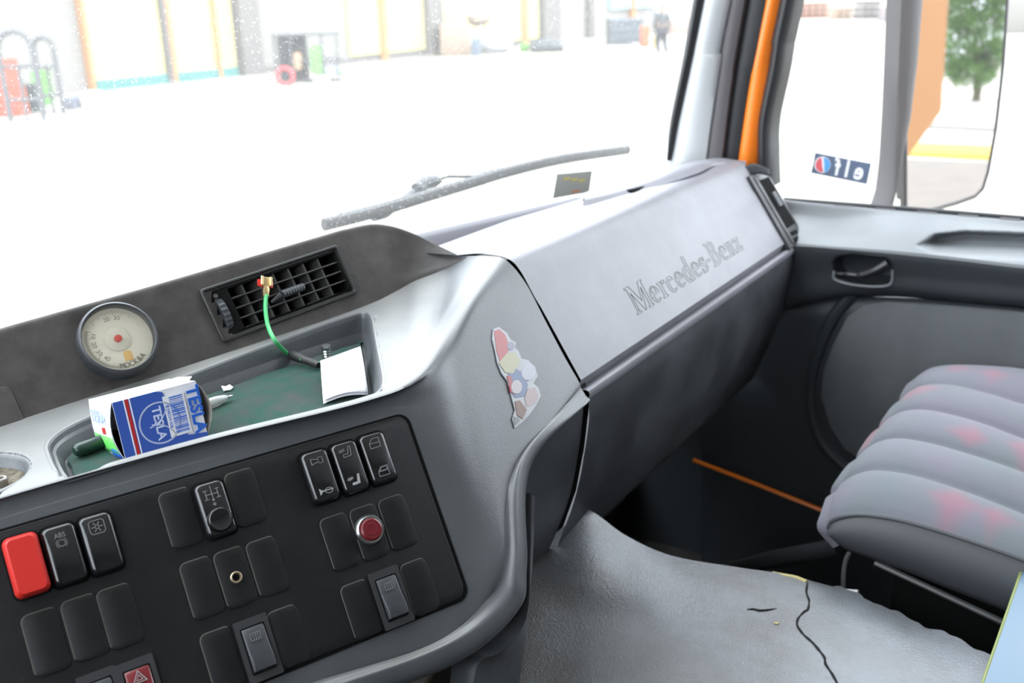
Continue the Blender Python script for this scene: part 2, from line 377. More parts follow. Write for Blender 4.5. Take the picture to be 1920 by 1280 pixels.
pillar_bar('trim_5', (1430, 1468, 0), (1372, 1418, 330), 1.51, M_orange, .05, mid=[(1398, 1441, 160)], bulge=.012)
pillar_bar('trim_6', (1462, 1493, 0), (1420, 1448, 350), 1.50, M_rubber, .04, mid=[(1452, 1480, 50), (1440, 1468, 130), (1422, 1448, 225), (1420, 1446, 290)], bulge=.012)
# small black ribs on the door seal behind the pillar
# ---- right door
door = thing('door_1', None, None, (DX, .1, FZ)); door['kind'] = 'structure'
cols = [1440, 1500, 1564, 1674, 1800, 1920, 2150]
def row(ys, xx): return [W(c, y, x=xx) for c, y in zip(cols, ys)]
G = [row([371, 376, 382, 390, 400, 410, 428], 1.56), row([373, 380, 386, 395, 405, 415, 433], 1.545), row([400, 405, 410, 406, 416, 430, 450], 1.53),
     row([425, 430, 440, 436, 446, 460, 480], 1.49), row([455, 457, 462, 470, 483, 497, 518], 1.452), row([468, 468, 472, 481, 494, 508, 530], 1.446), row([520, 515, 510, 515, 525, 537, 560], 1.450),
     row([575, 565, 552, 547, 558, 568, 592], 1.453), row([590, 580, 562, 556, 567, 577, 600], 1.475)]
Gd = patch(G, 14, 30)
# recessed pull handle pocket and latch pocket: real recesses in the trim
pock = [W(x, y, x=1.47) for x, y in ((1716, 460), (1745, 443), (1800, 441), (1920, 450), (2100, 462), (2100, 500), (1920, 487), (1800, 478), (1750, 472))]
pock = [(p.y, p.z) for p in pock]
lat = [W(x, y, x=1.448) for x, y in ((1560, 492), (1572, 479), (1600, 475), (1660, 481), (1672, 492), (1671, 528), (1655, 536), (1600, 533), (1570, 525), (1560, 510))]
lat = [(p.y, p.z) for p in lat]
for r in Gd:
    for p in r:
        a = sdpoly((p.y, p.z), pock); b = sdpoly((p.y, p.z), lat)
        if a > 0 and p.x < 1.53: p.x += .045*smooth01(a/.010); p.z -= .004*smooth01(a/.01)
        if b > 0 and p.x < 1.47: p.x += .035*smooth01(b/.006)
nrow = len(Gd)
up = MB().grid(Gd[:14*4+1]); up.build('armrest_top', M_door, door, ang=60)
up = MB().grid(Gd[14*4:]); up.build('armrest_front', M_doord, door, ang=60)
# window rubber with pale clips along the sill
mb = MB(); mb.tube([W(1470, 374, x=1.553), W(1700, 391, x=1.553), W(1920, 409, x=1.553), W(2150, 428, x=1.553)], .0035, 8); mb.build('window_seal', M_rubber, door)
for k in range(9):
    x0 = 1485+k*78; mbk = MB(); a = W(x0, 380+(x0-1480)*.078, x=1.548); b = W(x0+38, 383+(x0-1480)*.078, x=1.548); mbk.tube([a, b], .0028, 8); mbk.build('seal_clip', M_grey2, door)
# door skin below
mb = MB(); G = patch([[W(c, y, x=1.478) for c, y in zip([1320, 1500, 1600, 1750, 1920, 2150], ys)] for ys in
   ([570, 560, 555, 560, 575, 595], [700]*6, [850]*6, [1000]*6, [1180]*6, [1400]*6)], 4, 4)
mb.grid(G); mb.build('lower_skin', M_doord, door, solid=.02, soff=0)
ins = [(1622, 567), (1665, 561), (1780, 568), (1920, 580), (2150, 600), (2150, 900), (1920, 892), (1700, 878), (1625, 866), (1585, 840), (1556, 795), (1540, 740), (1545, 690), (1562, 645), (1590, 590)]
fr = frame(W(1750, 700, x=1.474), V((0, -1, 0)), V((0, 0, 1)))
pp = [(W(x, y, x=1.474)-fr.o) for x, y in ins]; pp = [(-p.y, p.z) for p in pp]
sm = [V((a, b, 0)) for a, b in pp]; 
mb = MB().prism(fr, pp, -.004, .010, .006); mb.build('inset_panel', M_doorp, door)
# raised dark rim around the inset
rim = [(1600, 548), (1560, 600), (1528, 680), (1520, 750), (1535, 815), (1570, 860), (1620, 895), (1700, 905)]
mb = MB().tube(spline([W(x, y, x=1.470) for x, y in rim], 8), .010, 10); mb.build('inset_rim', M_doord, door)
# latch lever
mb = MB().tube(spline([W(1566, 513, x=1.455), W(1590, 514, x=1.450), W(1615, 516, x=1.446), W(1640, 508, x=1.442), W(1665, 494, x=1.444)], 6), [.004]*6+[.0055]*6+[.0075]*6+[.008]*7, 12, flat=.8)
mb.build('door_handle', M_rubber, door)
mb = MB().tube(spline([W(1564, 508, x=1.449), W(1566, 524, x=1.449), W(1600, 534, x=1.449), W(1650, 537, x=1.449), W(1671, 530, x=1.449), W(1673, 505, x=1.449)], 6), .0022, 8); mb.build('handle_bezel', M_door, door)
# orange painted sill seen below the door
struct('trim_7', MB().tube([W(1300, 862, x=1.44), W(1420, 908, x=1.44), W(1570, 968, x=1.44)], .0045, 8, flat=.7), M_orange)
# rear part of the right side
mb = MB(); mb.box((1.56, -.95, FZ), (1.60, -.64, 1.93)); mb.box((1.56, -.64, 1.80), (1.60, .56, 1.93)); mb.box((1.50, .40, FZ-.05), (1.56, .97, .86)); struct('wall_right', mb, M_doord)

# ================================================================== DASHBOARD
dash = thing('dashboard', 'grey moulded plastic dashboard wrapping from the switch panel to the passenger door', 'dashboard', (.75, .62, .5))
# -- centre body as one control net
def SL(px, py, d): return Z(px, py, S(px+24, py+18, -.003).z+d)
net = [
 [Z(-260, 906, .9475), Z(100, 768, .9530), Z(400, 659, .9585), Z(690, 555, .968), Z(780, 521, .98), Z(825, 503, .988), Z(855, 490, .997), X(873, 479)],
 [Z(-260, 1000, .9455), Z(90, 892, .9506), Z(392, 806, .9540), Z(680, 732, .9556), Z(772, 690, .9602), SL(815, 625, .002), SL(862, 548, .001), X(915, 480)],
 [C(-258, 1019, -.0014), C(96, 911, -.0014), C(397, 825, -.0014), C(689, 748, -.0014), C(799, 712, -.0014), S(842, 645, -.003), S(888, 562, -.003), X(948, 487)],
 [C(-254, 1050, -.0006), C(101, 941, -.0006), C(403, 855, -.0006), C(698, 773, -.0006), C(815, 742, -.001), S(858, 690), S(908, 610), X(985, 530)],
 [C(-250, 1068), C(104, 957), C(406, 870), C(703, 784), C(822, 790), S(876, 765), S(938, 700), X(1022, 600)],
 [C(-190, 1230), C(165, 1100), C(465, 1010), C(750, 925), C(852, 900), S(905, 885), S(955, 815), X(1058, 668)],
 [C(-130, 1465), C(232, 1350), C(560, 1253), C(800, 1182), C(888, 1120), S(935, 1030), S(962, 900), X(1084, 713)],
 [C(-120, 1505), C(245, 1388), C(578, 1283), C(815, 1205), C(922, 1118), S(952, 1045), S(966, 872), X(1090, 728)],
 [C(-110, 1540, .006), C(256, 1420, .006), C(592, 1303, .006), C(838, 1212, .006), C(952, 1130, .005), S(971, 1060, .005), S(984, 858, .005), X(1098, 741)],
 [C(-100, 1570, -.004), C(264, 1452, -.004), C(604, 1335, -.004), C(856, 1243, -.004), C(970, 1142, -.004), S(985, 1055, -.006), S(993, 872, -.006), X(1102, 752)],
]
net.append([p + V((.012, .05, -.012)) for p in net[-1]])
net.insert(0, [p + V((.0, .07, -.004)) for p in net[0]])
sr = [6, 110, 8, 8, 8, 12, 12, 5, 6, 6, 5]; scn = [90, 90, 110, 20, 12, 14, 16]
G = patch(net, sr, scn)
tray = [Z(x, y, z) for x, y, z in ((80, 818, .953), (210, 759, .955), (330, 709, .957), (560, 627, .960), (640, 599, .962), (684, 585, .964), (698, 594, .964), (704, 630, .962), (714, 680, .960), (721, 714, .958), (710, 726, .957), (640, 746, .956), (520, 779, .9555), (390, 813, .9545), (250, 852, .953), (134, 886, .952), (112, 890, .952), (96, 868, .952))]
tray = [V((p.x, p.y)) for p in tray]
for _ in range(3):      # rounded outline
    tray = [q for i in range(len(tray)) for q in (tray[i].lerp(tray[(i+1) % len(tray)], .25), tray[i].lerp(tray[(i+1) % len(tray)], .75))]
tray = [tuple(p) for p in tray]
if sum(tray[i][0]*tray[(i+1) % len(tray)][1]-tray[(i+1) % len(tray)][0]*tray[i][1] for i in range(len(tray))) < 0: tray = tray[::-1]
cup = Z(-48, 892, .950)
base_pts = [p.copy() for r in G[4:126] for p in r[::3]]
def ledge_z(x, y):
    b = sorted(((p.x-x)**2+(p.y-y)**2, p.z) for p in base_pts if abs(p.x-x) < .02 and abs(p.y-y) < .02)[:4]
    ws = [1/(d+1e-7) for d, _ in b]; return sum(w_*z for w_, (_, z) in zip(ws, b))/sum(ws)
rimz = [ledge_z(*p) for p in tray]; n_ = len(tray); rimz = [sum(rimz[(i+k) % n_] for k in range(-3, 4))/7 for i in range(n_)]
MB_t = MB(); loops = []
for off, dz, lvl in ((-.003, -.0006, 0), (-.0012, .0002, 0), (.0008, .0, 0), (.0022, -.0012, 0), (.0034, -.0045, 0), (.0055, .011, 1), (.0080, .006, 1), (.0100, .0015, 1), (.0130, .0, 1)):
    L_ = inset(tray, off); loops.append([V((x, y, (.9355+dz) if lvl else rimz[i]+dz)) for i, (x, y) in enumerate(L_)])
for i in range(len(loops)-1):
    a, b = loops[i], loops[i+1]; MB_t.add(a+b, [(k, (k+1) % n_, n_+(k+1) % n_, n_+k) for k in range(n_)])
MB_t.add([V((x, y, .9353)) for x, y in inset(tray, .012)], [tuple(t) for t in tessellate_polygon([[V((x, y, 0)) for x, y in inset(tray, .012)]])])
MB_t.build('storage_tray', M_dash, dash, ang=50)
cf = frame(V((cup.x, cup.y, ledge_z(cup.x, cup.y))), V((1, 0, 0)), V((0, 1, 0)))
MB().lathe(cf, [(.0375, -.0006), (.036, .0003), (.034, .0), (.0325, -.002), (.0315, -.009), (.029, -.011), (.0001, -.0112)], 48, cap0=False).build('cup_recess', M_dash, dash, ang=60)
for i in range(6, 110+10):
    for j, p in enumerate(G[i]):
        d = sdpoly((p.x, p.y), tray)
        if d > .0005: p.z = min(p.z, p.z-.05*smooth01((d-.0005)/.004))
        dc = .0350-hypot(p.x-cup.x, p.y-cup.y)
        if dc > 0: p.z -= .014*smooth01(dc/.002)
MB().lathe(cf, [(.0308, -.0088), (.028, -.0102), (.0001, -.0098)], 40, cap0=False).build('recess_grime', mat('brown_grime', (.05, .04, .028), .95, col2=(.16, .14, .10), nscale=120, bump=('noise', 500, .8)), dash)
MB().grid(G).build('centre_body', M_dash, dash, ang=60)
# -- filler under the seam, keeps the joint dark
mb = MB()
prof = [(872, 482), (945, 489), (975, 520), (1000, 565), (1040, 645), (1085, 720), (1097, 748), (1094, 780), (1086, 850), (1071, 930), (1046, 1000)]
prof = prof[1:]
A = [V((SX-.012, W(x, y, x=SX).y+.004, W(x, y, x=SX).z-.002)) for x, y in prof]
B = [p+V((.03, 0, 0)) for p in A]
mb.grid([A, B]); mb.build('seam_filler', M_black, dash, solid=.003)
# -- lower panel left of the seam and passenger module right of it
low = [X(1102, 752), X(1100, 785), X(1092, 850), X(1076, 930), X(1050, 1000), X(1020, 1065)]
def extr(prof, x0, x1, n=2):
    ps = spline(prof, 6)
    return [[V((x0+(x1-x0)*k/n, p.y, p.z)) for p in ps] for k in range(n+1)]
MB().grid(extr([p+V((0, .004, 0)) for p in low], .60, SX-.001)).build('lower_panel', M_low, dash, ang=60)
XE = 1.445
back = V((0, .02, 0))
top = [V((SX, .640, .992)), X(872, 478)+V((0, .0, .0)), X(935, 484), X(958, 494), X(980, 523), X(1000, 560)]
# module profile: top, rounded nose, flat panel, step, bead, lower face, underside
def mod(x0, x1):
    pts1 = [V((0, .66, .985)), X(872, 478), X(915, 479), X(948, 487), X(970, 508), SF(0, .091)+V((0, .0005, -.0005))]
    pts1 = spline(pts1, 5); t0_ = SF(0, .083); pts1 += [SF(0, .080), SF(0, .076)]
    pts2 = [SF(0, 0)]
    pts3 = [SF(0, -.0045, -.006), SF(0, -.0080, -.0105), SF(0, -.0100, -.0015), SF(0, -.0130, .0015), SF(0, -.0165, .0008), SF(0, -.020, -.003)]
    pts3 = pts2+pts3
    rest = spline([SF(0, -.020, -.003), X(1100, 790), X(1092, 850), X(1076, 930), X(1052, 1000), X(1020, 1075)], 6)[1:]
    end = [rest[-1]+V((0, .10, -.03)), rest[-1]+V((0, .25, 0))]
    P = pts1+[SF(0, .05), SF(0, .02), SF(0, .004), SF(0, .002)]+pts3+rest+end
    return P
P = mod(0, 0)
ix = next(i for i, p in enumerate(P) if (p-SF(0, 0)).length < 1e-6)
jx = ix+6
x0 = SX+.0045
def ext(Ps, xa, xb, n=6): return [[V((xa+(xb-xa)*k/n, p.y, p.z)) for p in Ps] for k in range(n+1)]
MB().grid(ext(P[:ix+1], x0, XE)).build('glovebox_lid', M_panel, dash, ang=40)
MB().grid(ext(P[ix:jx+1], x0, XE)).build('ledge_bead', M_panel, dash, ang=40)
MB().grid(ext(P[jx:], x0, XE)).build('knee_panel', M_low, dash, ang=60)
# end cap towards the door, one rounded edge with the vent pod
mb = MB(); mb.grid([[V((XE, p.y, p.z)) for p in P[3:-2]], [V((XE+.01, p.y+.002, p.z-.001)) for p in P[3:-2]], [V((XE+.012, p.y+.02, p.z-.004)) for p in P[3:-2]]]); mb.build('end_cap', M_low, dash, ang=60)
# rear rail of the module along the windscreen
rl = [Z(735, 458, .985), Z(870, 452, .990), Z(1000, 409, .995), Z(1096, 372, .997), Z(1165, 346, 1.0), Z(1240, 322, 1.003)]
rl2 = [Z(720, 462, .985), Z(830, 460, .992), Z(880, 463, .997), Z(1000, 421, .999), Z(1094, 382, 1.0), Z(1165, 356, 1.003), Z(1240, 326, 1.004)]
a = spline([Z(730, 456, .982), Z(1096, 371, .993)], 16); 
MB().grid([[p+V((0, .03, -.05)) for p in a], [p+V((0, .012, -.0)) for p in a], a, [p+V((-.002, -.006, -.002)) for p in a], [p+V((0, -.024, -.017)) for p in a]]).build('windscreen_rail', mat('rail_plastic', (.075, .070, .085), .6), dash, ang=50)
# raised outer shoulder at the right with a small lip
b0 = Z(1096, 369, 1.006)
G = [[Z(1092, 386, 1.004), Z(1180, 365, 1.006), Z(1300, 328, 1.010), Z(1345, 310, 1.008), W(1400, 318, x=1.452)],
     [Z(1096, 371, 1.010), Z(1165, 352, 1.012), Z(1280, 314, 1.016), Z(1340, 303, 1.012), W(1398, 309, x=1.458)],
     [Z(1096, 369, 1.002), Z(1170, 346, 1.004), Z(1250, 318, 1.006), Z(1338, 300, 1.000), W(1394, 305, x=1.462)]]
G.append([p+V((0, .03, -.05)) for p in G[-1]])
MB().grid(patch(G, 5, 8)).build('windscreen_shoulder', M_panel, dash, ang=60)
MB().prism(frame(Z(1190, 353, 1.009), V((1, 0, 0)), V((0, 1, 0))), rrect(-.022, .026, -.008, .008, .005), -.004, .0015, .001).build('defrost_slot', M_black, dash)
# -- lower side trim flange beside the engine cover
E1 = [C(994, 925, -.03), C(991, 1045, -.022), C(983, 1158, -.016), C(936, 1219, -.012), C(893, 1244, -.012), C(880, 1330, -.02)]
E2 = [C(1003, 930, -.06), C(999, 1050, -.06), C(990, 1150, -.06), C(984, 1210, -.06), C(975, 1270, -.06), C(962, 1350, -.06)]
MB().grid(patch([[p+V((0, .02, 0)) for p in E1], E1, [a.lerp(b, .1)+CF.n*.002 for a, b in zip(E1, E2)], [a.lerp(b, .5) for a, b in zip(E1, E2)], E2], 4, 8)).build('side_flange', M_low, dash, ang=50)
MB().box((-.2, .60, .55), (.62, .64, .80)).build('inner_bulkhead', M_black, dash)

# -- instrument hood (dark fascia) behind the ledge
B0 = Z(0, 806, .9515); B1 = Z(760, 529, .98)
g_ = (B1-B0).normalized(); hz = V((g_.y, -g_.x, 0)).normalized()
if hz.y > 0: hz = -hz
ft = radians(62)
upv = -(hz*cos(ft)) + V((0, 0, sin(ft)))
FF = frame(Z(400, 660, .962), g_, upv)
if FF.n.dot(CP0-FF.o) < 0: print('FASCIA NORMAL FLIPPED')
Fp = lambda x, y, h=0: W(x, y, pl=FF.pl(h))
topl = [(-300, 705), (-150, 656), (0, 612), (150, 570), (300, 528), (450, 484), (600, 440), (650, 426), (700, 417), (740, 422), (780, 437), (820, 458), (852, 474), (874, 484)]
base = [(-300, 925), (-150, 866), (0, 808), (150, 750), (300, 693), (450, 641), (600, 588), (650, 570), (700, 551), (740, 537), (780, 522), (820, 507), (852, 494), (872, 488)]
def hz_(i): 
    x = base[i][0]; return .957+.0*x
bz = [Fp(*b) for b in base]
bz[-4] = Z(780, 522, .981); bz[-3] = Z(820, 506, .988); bz[-2] = Z(852, 493, .996); bz[-1] = Z(874, 483, 1.003)
r_top = [W(*t, pl=(FF.n, FF.n.dot(b)-(.0 if i < len(base)-4 else .004))) for i, (t, b) in enumerate(zip(topl, bz))]
rows = [[p-FF.n*.0-FF.y*.012 for p in bz]]
for k in (0, .2, .4, .6, .8): rows.append([a.lerp(b, k) for a, b in zip(bz, r_top)])
rows.append([a.lerp(b, .96) for a, b in zip(bz, r_top)])
tp = [1]*(len(r_top)-4)+[.7, .45, .2, .05]
rows.append([p-(FF.n*.006+FF.y*.001)*k for p, k in zip(r_top, tp)])
rows.append([p-(FF.n*.022+FF.y*.006)*k for p, k in zip(r_top, tp)])
rows.append([p-(FF.n*.05+V((0, 0, .06)))*k for p, k in zip(r_top, tp)])
# vent geometry in the hood plane
vc = [FF.px(*q) for q in ((370, 545), (630, 458), (672, 549), (421, 642))]
vo = FF((vc[0][0]+vc[2][0])/2, (vc[0][1]+vc[2][1])/2)
ux = (FF(*vc[1])-FF(*vc[0])+FF(*vc[2])-FF(*vc[3])).normalized()
VF = frame(vo, ux, FF.y)
vw = ((FF(*vc[1])-FF(*vc[0])).length+(FF(*vc[2])-FF(*vc[3])).length)/2; vh = ((FF(*vc[0])-FF(*vc[3])).length+(FF(*vc[1])-FF(*vc[2])).length)/2
print('vent', round(vw, 3), round(vh, 3))
def vskip(i, j, p):
    a, b, h = VF.inv(p); return abs(a) < vw/2-.006 and abs(b) < vh/2-.006 and abs(h) < .004
Gf = patch(rows, [2, 10, 12, 12, 10, 8, 4, 4, 3], 14)
hood = MB().grid(Gf, skip=vskip).build('instrument_hood', M_fascia, dash, ang=50)
# blank cover at the far left of the hood
fr = FF.sub(*FF.px(-60, 790)); mb = MB().prism(fr, rrect(-.03, .036, -.025, .016, .004), -.001, .0012, .0006); mb.build('cover_plate', M_fascia, dash)

# -- engraved lettering on the glovebox lid
def arc(cx, cy, rx, ry, a0, a1, n=8): return [(cx+rx*cos(radians(a0+(a1-a0)*k/n)), cy+ry*sin(radians(a0+(a1-a0)*k/n))) for k in range(n+1)]
GL = {   # condensed serif outlines, x-height 6, cap height 10; (advance, closed outlines)
 'M': (8.2, [[(0, 0), (2.2, 0), (2.2, .5), (1.5, .7), (1.5, 7.6), (4.0, 0), (4.4, 0), (6.6, 7.8), (6.6, .7), (5.9, .5), (5.9, 0), (8.2, 0), (8.2, .5), (7.7, .7), (7.7, 9.2), (8.2, 9.5), (8.2, 10), (6.3, 10), (4.4, 3.4), (2.0, 10), (0, 10), (0, 9.5), (.7, 9.2), (.7, .7), (0, .5)]]),
 'e': (4.2, [arc(2.1, 3, 2.1, 3.1, 20, 320, 16)+[(2.9, .9), (1.9, .7)]+arc(2.1, 3, 1.0, 2.4, 260, 185, 4)+[(4.1, 3.1)], [(1.1, 3.7), (3.1, 3.7)]+arc(2.1, 4, 1.0, 1.7, 0, 180, 8)]),
 'r': (3.6, [[(0, 0), (2.4, 0), (2.4, .5), (1.8, .7), (1.8, 4.4), (2.4, 5.1), (3.0, 4.6), (3.6, 5.0), (3.4, 6.0), (2.6, 6.1), (1.8, 5.2), (1.8, 6), (0, 6), (0, 5.5), (.7, 5.3), (.7, .7), (0, .5)]]),
 'c': (4.0, [arc(2.1, 3, 2.1, 3.1, 50, 320, 16)+[(3.0, 1.0), (2.2, .7)]+arc(2.1, 3, 1.0, 2.3, 250, 110, 8)+[(2.6, 4.4), (3.6, 4.3)]]),
 'd': (4.6, [[(2.9, 10), (2.9, 5.6)]+arc(2.0, 3, 2.0, 3.1, 80, 290, 12)+[(2.9, .6), (2.9, 0), (4.5, 0), (4.5, .5), (4.0, .7), (4.0, 10)], arc(2.1, 3, .9, 2.3, 0, 360, 12)]),
 's': (3.6, [[(.1, 0), (.1, 1.8), (.5, 1.8), (1.2, .6), (2.2, .7), (2.5, 1.5), (2.2, 2.2), (.6, 3.2), (.1, 4.4), (.6, 5.7), (1.8, 6.1), (2.7, 5.7), (3.2, 6.0), (3.2, 4.3), (2.8, 4.3), (2.0, 5.5), (1.3, 5.3), (1.1, 4.5), (1.6, 3.8), (3.1, 2.9), (3.5, 1.6), (2.8, .2), (1.8, -.1), (.8, .3)]]),
 '-': (2.2, [[(0, 3), (2.0, 3), (2.0, 4), (0, 4)]]),
 'B': (5.6, [[(0, 0), (3, 0)]+arc(3, 2.7, 2.3, 2.7, -80, 80, 8)+arc(2.9, 7.7, 2.0, 2.3, -70, 85, 8)+[(0, 10), (0, 9.5), (.8, 9.2), (.8, .7), (0, .5)], [(2, .8), (2.8, .8)]+arc(2.9, 2.8, 1.1, 2.0, -80, 80, 6)+[(2, 4.9)], [(2, 5.6), (2.8, 5.6)]+arc(2.8, 7.5, .9, 1.8, -80, 80, 6)+[(2, 9.3)]]),
 'n': (4.6, [[(0, 0), (2.2, 0), (2.2, .5), (1.8, .7), (1.8, 4.6), (2.5, 5.2), (2.9, 4.6), (2.9, .7), (2.4, .5), (2.4, 0), (4.6, 0), (4.6, .5), (4.0, .7), (4.0, 5.1), (3.4, 6.1), (2.4, 6.0), (1.8, 5.4), (1.8, 6), (0, 6), (0, 5.5), (.7, 5.3), (.7, .7), (0, .5)]]),
 'z': (4.0, [[(0, 0), (3.9, 0), (3.9, 1.9), (3.4, 1.9), (2.9, .8), (1.5, .8), (3.8, 5.4), (3.8, 6), (.2, 6), (.2, 4.4), (.7, 4.4), (1.1, 5.2), (2.3, 5.2), (0, .6)]]),
}
tl = SF.px(1196, 590); tr = SF.px(1402, 478)
wtot = sum(GL[ch][0]+.55 for ch in 'Mercedes-Benz'); Lt = tr[0]-tl[0]; k = Lt/wtot
hy = SF.px(1172, 540)[1]-tl[1]; ky = abs(hy)/10
print('lettering', tl, tr, k, ky)
mb = MB(); cx = 0
for ch in 'Mercedes-Benz':
    adv, outs = GL[ch]
    for o in outs:
        line_mb(mb, SF, [(tl[0]+(cx+x)*k, tl[1]+y*ky) for x, y in o], .00052, .0003, closed=True, t=.0006)
    cx += adv+.55
lid = [o for o in dash.children if o.name.startswith('glovebox_lid')][0]
mb.build('lettering', mat('dirt_in_engraving', (.085, .075, .06), .9), lid, smooth=False)

# ------------------------------------------------------------ switch panel
sp_ = thing('switch_panel', 'large black switch panel with rounded corner set in the grey dashboard', 'switch panel', CF(.0, -.02))
ar = CF.px(768, 812)[0]; bt = CF.px(400, 882)[1]; bb = CF.px(620, 1221)[1]
print('plate', ar, bt, bb)
outer = rrect(-.42, ar+.0036, bb-.0025, bt+.002, .010, 8)
MB().prism(CF, outer, -.006, .0008).build('gap_gasket', M_black, sp_)
MB().prism(CF, rrect(-.42, ar, bb, bt, .008, 8), -.004, .0022, .0009).build('face_plate', M_plate, sp_)
mb = MB(); oo = rrect(-.42, ar-.0003, bb, bt-.0003, .008, 8)
pl = [p for p in oo]; 
mb.tube([CF(a, b, .0019) for a, b in [(-.3, bt-.0003)]+[p for p in rrect(-.42, ar-.0003, bb, bt-.0003, .008, 8)][:9][::-1]+[(ar-.0003, bb+.008)]], .00045, 6); mb.build('worn_edge', M_edge, sp_)
PL = .0022
SW, SH = .0215, .0400
def slotf(px, py, h=PL): a, b = CF.px(px, py); return CF.sub(a, b, h)
def blank(px, py, **k):
    f = slotf(px, py); g = MB().prism(f, rrect(-SW/2, SW/2, -SH/2, SH/2, .0045), -.001, .0009, .0007)
    o = g.build('blank_cover', M_plate, sp_, ang=30)
    r = rrect(-SW/2-.0002, SW/2+.0002, -SH/2-.0002, SH/2+.0002, .0047, 5); r = r[3:14]    # dust caught in the left and top gap
    e = MB().tube([f(a, b, .0002) for a, b in r], .00042, 6); e.build('dust_line', M_dust, o)
    return o, f
def rocker(px, py, m=M_gloss, name='rocker_switch', rise=.006, wd=SW, ht=SH, tilt=0):
    f = slotf(px, py)
    MB().prism(f, rrect(-wd/2-.0012, wd/2+.0012, -ht/2-.0012, ht/2+.0012, .005), -.001, .0003).build('switch_gap', M_black, sp_)
    mb = MB(); n = 10; loops = []
    for (ins_, hh) in ((0, -.002), (0, rise*.45), (.0008, rise*.78), (.0024, rise)):
        L = rrect(-wd/2+ins_, wd/2-ins_, -ht/2+ins_, ht/2-ins_, .0046-ins_*.5, 5)
        loops.append([f(a, b, hh) for a, b in L])
    # top as strips so that the dished face stays smooth
    mb.grid(loops, wrap=False); 
    L0 = len(loops[0]); mb.f += [(i*L0+L0-1, i*L0, (i+1)*L0, (i+1)*L0+L0-1) for i in range(3)]; mb.mi += [0]*3
    ins_ = .0018; rows_ = []
    inn = rrect(-wd/2+ins_, wd/2-ins_, -ht/2+ins_, ht/2-ins_, .0046-ins_*.5, 5)
    o0 = 3*L0
    mb.f.append(tuple(o0+i for i in range(L0))); mb.mi.append(0)
    o = mb.build(name, m, sp_, ang=40)
    tf = f.sub(0, 0, rise)
    return o, tf
# left group
o, f = rocker(49, 1061, M_red, 'square_push_switch', .009); o['label'] = 'bright red push switch'
o, f = rocker(120, 1041); mb = MB(); text_mb(mb, f, 'ABS', .0046, 0, .0004, 0, .0125, .9, 0, False); line_mb(mb, f, arc(0, .0075, .0022, .0022, 0, 360, 14), .0005, .0004)
line_mb(mb, f, arc(0, .0075, .0033, .0033, 130, 230, 6), .0004, .0004); line_mb(mb, f, arc(0, .0075, .0033, .0033, -50, 50, 6), .0004, .0004); mb.build('symbol', M_sym, o, smooth=False)
o, f = rocker(188, 1020); mb = MB(); line_mb(mb, f, rrect(-.0048, .0048, .0065, .0155, .002, 3), .0005, .0004, closed=True)
line_mb(mb, f, arc(0, .011, .0012, .0012, 0, 360, 8), .0004, .0004)
for q in range(6): line_mb(mb, f, [(.0012*cos(q*pi/3), .011+.0012*sin(q*pi/3)), (.0034*cos(q*pi/3), .011+.0034*sin(q*pi/3))], .0005, .0004)
mb.build('symbol', M_sym, o, smooth=False)
for q in ((87, 1204), (160, 1177), (226, 1156)): blank(*q)
def framed(px, py, m=None, sym=None, hh=.043, ww=.024):
    f = slotf(px, py)
    fm = MB(); oo = rrect(-ww/2, ww/2, -hh/2, hh/2, .001, 2); ii = rrect(-ww/2+.0032, ww/2-.0032, -hh/2+.005, hh/2-.0055, .001, 2)
    n = len(oo); fm.add([f(a, b, -.001) for a, b in oo]+[f(a, b, .0022) for a, b in oo]+[f(a, b, .0022) for a, b in ii]+[f(a, b, -.001) for a, b in ii],
       [(l*n+i, l*n+(i+1) % n, (l+1)*n+(i+1) % n, (l+1)*n+i) for l in range(3) for i in range(n)])
    fb = fm.build('rocker_frame', M_edge if m is None else M_edge, sp_, ang=30)
    w2, h2 = ww/2-.0042, hh/2-.0065
    r = MB(); A = []
    for b, hgt in ((-h2, .002), (-h2+.001, .0062), (-h2+.007, .0072), (0, .0046), (h2-.002, .0034), (h2, .002)):
        A.append([f(-w2, b, 0), f(-w2, b, hgt-.0006), f(-w2+.0009, b, hgt), f(w2-.0009, b, hgt), f(w2, b, hgt-.0006), f(w2, b, 0)])
    r.grid(A); r.f.append((0, 1, 2, 3, 4, 5)); e = len(A)*6; r.f.append(tuple(range(e-1, e-7, -1))); r.mi += [0, 0]
    o = r.build('rocker_switch', m or M_low, sp_, ang=30)
    return o, f.sub(0, 0, .0046)
def defrost(o, f, y=.0085):
    mb = MB(); line_mb(mb, f, rrect(-.0035, .0035, y-.0024, y+.0024, .0004, 2), .0004, .0003, closed=True)
    for q in (-.0017, 0, .0017): line_mb(mb, f, [(q-.0004, y-.003), (q+.0004, y-.001), (q-.0004, y+.0008), (q+.0004, y+.002)], .0004, .0003)
    mb.build('symbol', M_sym, o, smooth=False)
framed(194, 1320)
o, f = framed(266, 1296, M_dred); o['label'] = 'dark red hazard rocker'
mb = MB(); y = .0095
line_mb(mb, f, [(-.0042, y-.003), (.0042, y-.003), (0, y+.0042)], .0006, .0004, closed=True); line_mb(mb, f, [(-.002, y-.0017), (.002, y-.0017), (0, y+.0017)], .0004, .0004, closed=True); mb.build('symbol', M_white, o, smooth=False)
